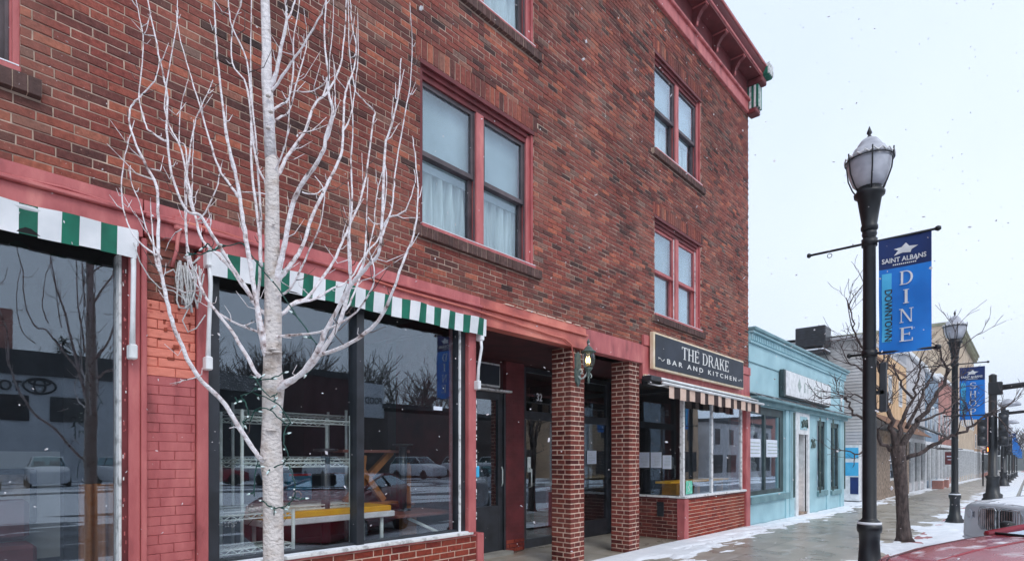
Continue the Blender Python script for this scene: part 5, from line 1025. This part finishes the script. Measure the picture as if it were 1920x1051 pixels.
for (rx, ry, cy) in ((.85, .52, 0), (.3, .5, 0), (.55, .18, .25)): w.tube([(7.65+rx*math.cos(t*.2618), -44.9, 6.28+cy+ry*math.sin(t*.2618)) for t in range(24)], .07, 6, 'ink', closed=True)
w.build('lettering', T)
T = thing('brick_block', 'dark brown brick block across the street', 'building', (34, -40, -.2)); w = MB(); w.box(31, 62, -50, -38, -.5, 5.6, 'twig_brown'); w.build('wall', T); w = MB(); w.box(30.8, 62.2, -50, -37.8, 5.9, 6.3, 'roof_dark'); w.build('roof', T)
T = thing('dark_house', 'dark clapboard house across the street', 'building', (19, -42, -.2)); w = MB()
for k in range(28): w.box(16.5, 21, -46, -40+.03*(k % 2), -.5+k*.25, -.25+k*.25, 'ink')
w.build('wall', T); w = MB(); w.add([(16.2, -46.5, 6.5), (21.3, -46.5, 6.5), (21.3, -39.6, 6.5), (16.2, -39.6, 6.5), (16.2, -43, 8.2), (21.3, -43, 8.2)], [(0, 1, 5, 4), (3, 4, 5, 2), (0, 4, 3), (1, 2, 5)], 'roof_dark'); w.build('roof', T)
T = thing('brick_tower', 'dark brick tower house with a pale side board across the street', 'building', (25, -40, -.2)); w = MB(); w.box(23.5, 28, -44, -39, -.5, 8.2, 'maroon_dark'); w.build('wall', T); w = MB(); w.box(23.2, 28.3, -44.3, -38.7, 8.2, 8.7, 'roof_dark'); w.build('roof', T); w = MB(); w.box(28.6, 31, -38.9, -38.5, 5, 8, 'dealer_white'); text_fit(w, 'FOOD', 'ink', Matrix(((-1, 0, 0, 30.7), (0, 0, 1, -38.48), (0, 1, 0, 6.2), (0, 0, 0, 1))), 1.8, .6, .02, .02); w.build('board', T)
w = MB(); sp = random.Random(4)
for k in range(900):
    z = sp.uniform(2, 11); r = (11.4-z)*.27*sp.random()**.4; a = sp.random()*6.283; p = Vector((10.5+r*math.cos(a), -54+r*math.sin(a), z)); d = Vector((math.cos(a), math.sin(a), -.25))*.6; s_ = Vector((-math.sin(a), math.cos(a), 0))*.12; w.add([p-s_, p+s_, p+d], [(0, 1, 2)], 'spruce')
T = thing('spruce_tree', 'dark spruce behind the white showroom', 'tree', (10.5, -54, 0)); w.build('crown', T); w = MB(); w.tube([(10.5, -54, 0), (10.5, -54, 11.2)], [.25, .03], 8, 'bark_brown'); w.build('trunk', T)

for (x0, x1, h_, mt, nm, lab) in ((44, 60, 7.5, 'brick_tan', 'brick_shop', 'tan brick shop on the far side of the road'), (63, 84, 6.5, 'pale_grey', 'rendered_building', 'pale flat-fronted building on the far side of the road'), (86, 130, 8.5, 'brick_far', 'brick_shop', 'long red brick block on the far side of the road'), (132, 200, 7, 'clapboard', 'rendered_building', 'low grey building at the far end of the opposite side')):
    T = thing(nm, lab, 'building', ((x0+x1)/2, -22, gz((x0+x1)/2))); g = gz((x0+x1)/2)-.2
    w = MB(); w.box(x0, x1, -34, -22, g-1, g+h_, mt); w.build('wall', T); w = MB(); w.box(x0-.1, x1+.1, -34, -21.8, g+h_, g+h_+.4, 'roof_dark'); w.build('roof', T)
    n = int((x1-x0)/4)
    for k in range(n): xx = x0+(k+.5)*(x1-x0)/n; w = MB(); w.box(xx-1.4, xx+1.4, -21.98, -21.92, g+.7, g+2.8, 'dark_window'); w.box(xx-.6, xx+.6, -21.98, -21.92, g+4, g+5.8, 'dark_window'); w.build('window', T)
# ================================================================ cars
def car(name, lab, loc, rz, paint, suv=False, detail=True, group=None, cat='car', raked=False):
    T = thing(name, lab, cat, loc, rz, group)
    if suv: ST = [(2.32,.66,.3,.74),(2.28,.8,.24,.84),(2.1,.88,.22,.95),(1.7,.93,.22,1.03),(1.25,.95,.24,1.09),(.95,.95,.24,1.12),(.3,.95,.24,1.12),(-1.2,.95,.24,1.14),(-1.9,.93,.26,1.12),(-2.25,.86,.3,1.05),(-2.34,.7,.4,.95)]; cb, rf, rr, bb, zr = 1.05, .35, -1.75, -2.15, 1.68
    else: ST = [(2.36,.6,.26,.58),(2.3,.76,.22,.67),(2.1,.86,.2,.76),(1.7,.9,.2,.845),(1.3,.92,.2,.9),(1.0,.92,.2,.935),(.3,.92,.2,.94),(-1.2,.92,.2,.97),(-1.8,.9,.22,1.0),(-2.2,.84,.26,.96),(-2.36,.7,.34,.86)]; cb, rf, rr, bb, zr = 1.0, .2, -.95, -1.7, 1.42
    if name == 'parked_car' and suv and paint == 'car_white': ST[:4] = [(2.375,.56,.3,.93),(2.34,.74,.25,.965),(2.18,.87,.22,.995),(1.7,.93,.22,1.04)]
    if raked: rf, rr, bb, zr = -.75, -1.3, -2.1, 1.42
    def sec(x, w, zb, zt):
        h = [(0, zb), (w*.8, zb), (w*.96, zb+.1), (w, zb+.35*(zt-zb)), (w*.985, zb+.66*(zt-zb)), (w*.955, zt-.07), (w*.9, zt-.02), (w*.8, zt+.008), (w*.45, zt+.03), (0, zt+.035)]
        return [(x, a, b) for a, b in h]+[(x, -a, b) for a, b in h[-2:0:-1]]
    w = MB(); ss = []
    for i in range(len(ST)-1):
        for k in range(3): t = k/3; ss.append(tuple(ST[i][q]*(1-t)+ST[i+1][q]*t for q in range(4)))
    ss.append(ST[-1]); rows = [sec(*s) for s in ss]; n = len(rows[0]); vs = [p for r in rows for p in r]
    fs = [(i*n+k, i*n+(k+1) % n, (i+1)*n+(k+1) % n, (i+1)*n+k) for i in range(len(rows)-1) for k in range(n)]+[tuple(range(n))[::-1], tuple((len(rows)-1)*n+k for k in range(n))]
    w.add(vs, fs, paint, None, True); zc = ST[5][3]
    w.build('body', T, world=False)
    bw, rw = .8, .6
    if detail:
        w = MB()
        for sg in (-1, 1): w.tube([(s_[0], sg*s_[1]*.8, s_[3]+.006) for s_ in ss if cb-.05 <= s_[0] <= 2.25], .006, 5, 'car_black'); w.tube([(s_[0], sg*s_[1]*.42, s_[3]+.028) for s_ in ss if cb+.1 <= s_[0] <= 2.2], .012, 6, paint)
        w.tube([(cb+.04-.05*t*t, t*.76, zc+.03-.02*t*t) for t in [q/6 for q in range(-6, 7)]], .012, 5, 'car_black'); w.build('hood_seam', T, world=False)
    B4 = [(cb, bw), (bb, bw*.95)]; zbelt = zc+.01
    w = MB(); w.grid(lambda s, t: (cb+(rf-cb)*t-.06*(2*s-1)**2, (-1+2*s)*(bw+(rw-bw)*t), zbelt+(zr-zbelt-.02)*t+.01*math.sin(3.14*t)), 10, 5, 'glass_car')
    w.build('windshield', T, world=False)
    w = MB(); w.grid(lambda s, t: (bb+(rr-bb)*t, (-1+2*s)*(bw*.93+(rw-bw*.93)*t), zbelt+(zr-zbelt-.02)*t), 8, 4, 'glass_car')
    for sg in (-1, 1): w.grid(lambda s, t: ((cb-.15)*(1-s)+(bb+.1)*s+((rf-.02)*(1-s)+(rr+.02)*s-(cb-.15)*(1-s)-(bb+.1)*s)*t, sg*((bw+.03)+(rw-bw)*t), zbelt+(zr-zbelt-.03)*t), 6, 4, 'glass_car')
    w.build('side_window', T, world=False)
    w = MB(); w.grid(lambda s, t: (rf+.03+(rr-rf-.06)*s, (-1+2*t)*(rw+.04), zr-.03*(2*t-1)**2-.04*(2*s-1)**2+.01), 8, 10, paint)
    for sg in (-1, 1):
        w.tube([(cb+.0, sg*(bw+.02), zbelt-.02), ((cb+rf)/2+.0, sg*(bw+rw)/2*1.03, (zbelt+zr)/2+.0), (rf, sg*(rw+.03), zr-.035)], [.035, .03, .03], 6, paint)
        w.tube([(rf, sg*(rw+.03), zr-.035), (rr, sg*(rw+.03), zr-.035), (bb, sg*(bw*.97), zbelt-.01)], .032, 6, paint); m = (cb+bb)/2-.05; w.tube([(m, sg*(bw+.035), zbelt), (m-.05, sg*(rw+.035), zr-.05)], .03, 6, 'car_black')
    w.build('roof', T, world=False)
    w = MB(); w.box(bb+.3, cb-.25, -.7, .7, zbelt-.3, zbelt+.05, 'car_black'); w.box(.0, .15, -.6, -.1, zbelt, zbelt+.3, 'car_black', c=.04); w.box(.0, .15, .1, .6, zbelt, zbelt+.3, 'car_black', c=.04); w.build('seats', T, world=False)
    for x in (1.42, -1.38):
        for sg in (-1, 1):
            m = Matrix.Translation((x, sg*.84, .33)) @ Matrix.Rotation(math.pi/2*sg, 4, 'X')
            w = MB(); w.lathe([(.2, .1), (.3, .11), (.34, .06), (.34, -.1), (.2, -.12)], 0, 0, 22, 'tyre', mtx=m); WH = w.build('wheel', T, world=False)
            if detail: w = MB(); w.lathe([(.02, -.13), (.06, -.125), (.19, -.11), (.21, -.125)], 0, 0, 20, 'chrome', mtx=m); w.build('rim', WH, world=False)
    if detail:
        for sg in (-1, 1):
            w = MB(); w.tube([(cb-.45, sg*.88, zc), (cb-.42, sg*.98, zc+.04)], .02, 6, 'car_black'); w.lathe([(.01, -.07), (.05, -.05), (.055, .04), (.02, .06)], cb-.42, sg*.99, 10, 'car_black', zc+.02); w.build('mirror', T, world=False)
            xh = ST[1][0]-.05; w = MB(); w.grid(lambda s, t: (xh+.04-.16*s-.05*(2*t-1)**2, sg*(.42+.38*s), ST[1][3]-.16+.13*t), 6, 5, 'glass_lamp'); w.grid(lambda s, t: (xh+.02-.16*s, sg*(.42+.38*s), ST[1][3]-.16+.13*t), 6, 5, 'chrome'); w.build('headlight', T, world=False)
        w = MB()
        for q in (-1, 1): w.tube([(cb+.02, q*.3, zc+.045), (cb-.12, q*.3+.28, zc+.08)], .006, 5, 'car_black')
        w.tube([(cb+.03, .3, zc+.04), (cb-.17, .12, zc+.1), (cb-.2, -.05, zc+.12)], .007, 5, 'car_black'); w.build('wiper', T, world=False)
    return T
RZ = math.atan2(.6, -.8)
T = car('parked_car', 'dark red car dusted with snow, nose-in at the kerb in the near corner', (6.44, -5.68, -.13), RZ, 'car_red', suv=True, raked=True); T.scale = (1, 1, .9)
T = car('parked_car', 'white car with snow on its hood and twin upright slatted grilles', (12.62, -6.12, -.2), math.radians(131), 'car_white', suv=True)
for sg in (-1, 1):
    w = MB(); X0 = 2.41
    pr = [(.03, .62), (.06, .59), (.33, .61), (.38, .67), (.385, .86), (.35, .93), (.06, .94), (.03, .9)]; n = len(pr)
    w.add([(X0-.012-.1*a, sg*a, z) for a, z in pr]+[(X0-.06-.1*a, sg*a, z) for a, z in pr], [tuple(range(n))]+[(i, (i+1) % n, (i+1) % n+n, i+n) for i in range(n)], 'car_black')
    w.tube([(X0-.1*a, sg*a, z) for a, z in pr], .016, 6, 'chrome', closed=True)
    for k in range(8): a = .07+k*.04; w.box(X0-.04-.1*a, X0+.005-.1*a, min(sg*a, sg*(a+.013)), max(sg*a, sg*(a+.009)), .61, .925, 'chrome')
    w.build('grille', T, world=False)
    w = MB(); w.grid(lambda s, t: (2.385-.2*s*s-.02*(2*t-1)**2, sg*(.46+.34*s), .74+.15*t), 6, 6, 'chrome'); w.tube([(2.375-.02*math.cos(t*.628), sg*(.56+.06*math.cos(t*.628)), .815+.07*math.sin(t*.628)) for t in range(10)], .012, 6, 'globe', closed=True); w.build('headlight', T, world=False)
w = MB(); w.box(2.25, 2.385, -.5, .5, .3, .42, 'car_black', c=.02); w.box(2.28, 2.395, -.7, .7, .43, .46, 'car_white', c=.01); w.build('bumper', T, world=False)
w = MB(); w.grid(lambda s, t: (1.2+1.1*s, (-.8+1.6*t)*(1-.18*s*s), 1.135-.125*s**1.6-.06*abs(2*t-1)**3+.012*fb(s*3, t*4)), 16, 20, 'snow'); w.build('hood_snow', T, world=False)
pc = car('parked_car', 'snowy parked car across the street, first of the row', (-3, -35, -.15), math.pi/2, 'car_snow', suv=True, detail=False, group='cars parked across the street')
for i, (x, y, s) in enumerate([(.2, -36, 1), (3.4, -35, .95), (6.6, -36, 1.05), (10, -35, 1), (16, -30, 1), (22, -33, 1), (28, -30, 1), (34, -31, 1), (40, -30, 1)]): dup(pc, (x, y, -.15), math.pi/2+.1*(i % 3-1), 'snowy parked car across the street, %s of the row' % ('second third fourth fifth sixth seventh eighth ninth tenth'.split()[i]))
car('parked_car', 'silver car parked by the far kerb, reflected in the entrance door', (22, -14.5, -.35), 0, 'car_white', detail=False)
car('parked_car', 'red car parked across the street', (13, -31, -.15), .2, 'car_red', detail=False)
# ================================================================ falling snow
w = MB(); rs = random.Random(9)
def flake(p, r):
    ax = [Vector((rs.gauss(0, 1), rs.gauss(0, 1), rs.gauss(0, 1))).normalized()*r*rs.uniform(.4, 1.3) for _ in range(3)]
    w.add([p+ax[0], p-ax[0], p+ax[1], p-ax[1], p+ax[2], p-ax[2]], [(0, 2, 4), (2, 1, 4), (1, 3, 4), (3, 0, 4), (2, 0, 5), (1, 2, 5), (3, 1, 5), (0, 3, 5)], 'frost_white')
for k in range(1900):
    Z = 1.3+9*rs.random()**.8; u = rs.uniform(-100, 2020); v = rs.uniform(-60, 1100); p = pz(u, v, Z)
    if p.y > -.25 or p.z < .1: continue
    flake(p, rs.uniform(.0022, .0062) if Z < 5 else rs.uniform(.005, .011))
for k in range(900):
    Z = 10+25*rs.random(); p = pz(rs.uniform(1350, 2000), rs.uniform(-50, 1000), Z)
    if p.y > -.6 or p.z < gz(p.x)+.1: continue
    flake(p, rs.uniform(.005, .01))
tag(w.build('snowflakes'), 'white snowflakes falling in front of the buildings', 'snow', kind='stuff')
hz = bpy.data.materials.new('haze'); hz.use_nodes = True; hn = hz.node_tree; 
for x in list(hn.nodes): hn.nodes.remove(x)
ho = hn.nodes.new('ShaderNodeOutputMaterial'); pv = hn.nodes.new('ShaderNodeVolumePrincipled'); pv.inputs['Color'].default_value = (.93, .96, 1, 1); pv.inputs['Density'].default_value = .0012; pv.inputs['Anisotropy'].default_value = .2
hn.links.new(pv.outputs[0], ho.inputs['Volume']); MATS['haze'] = hz
USE_HAZE = True
if USE_HAZE:
    w = MB(); w.box(-90, 420, -95, 60, -8, 42, 'haze'); o = w.build('haze'); tag(o, 'thin snowy air over the whole street', 'haze', kind='stuff')
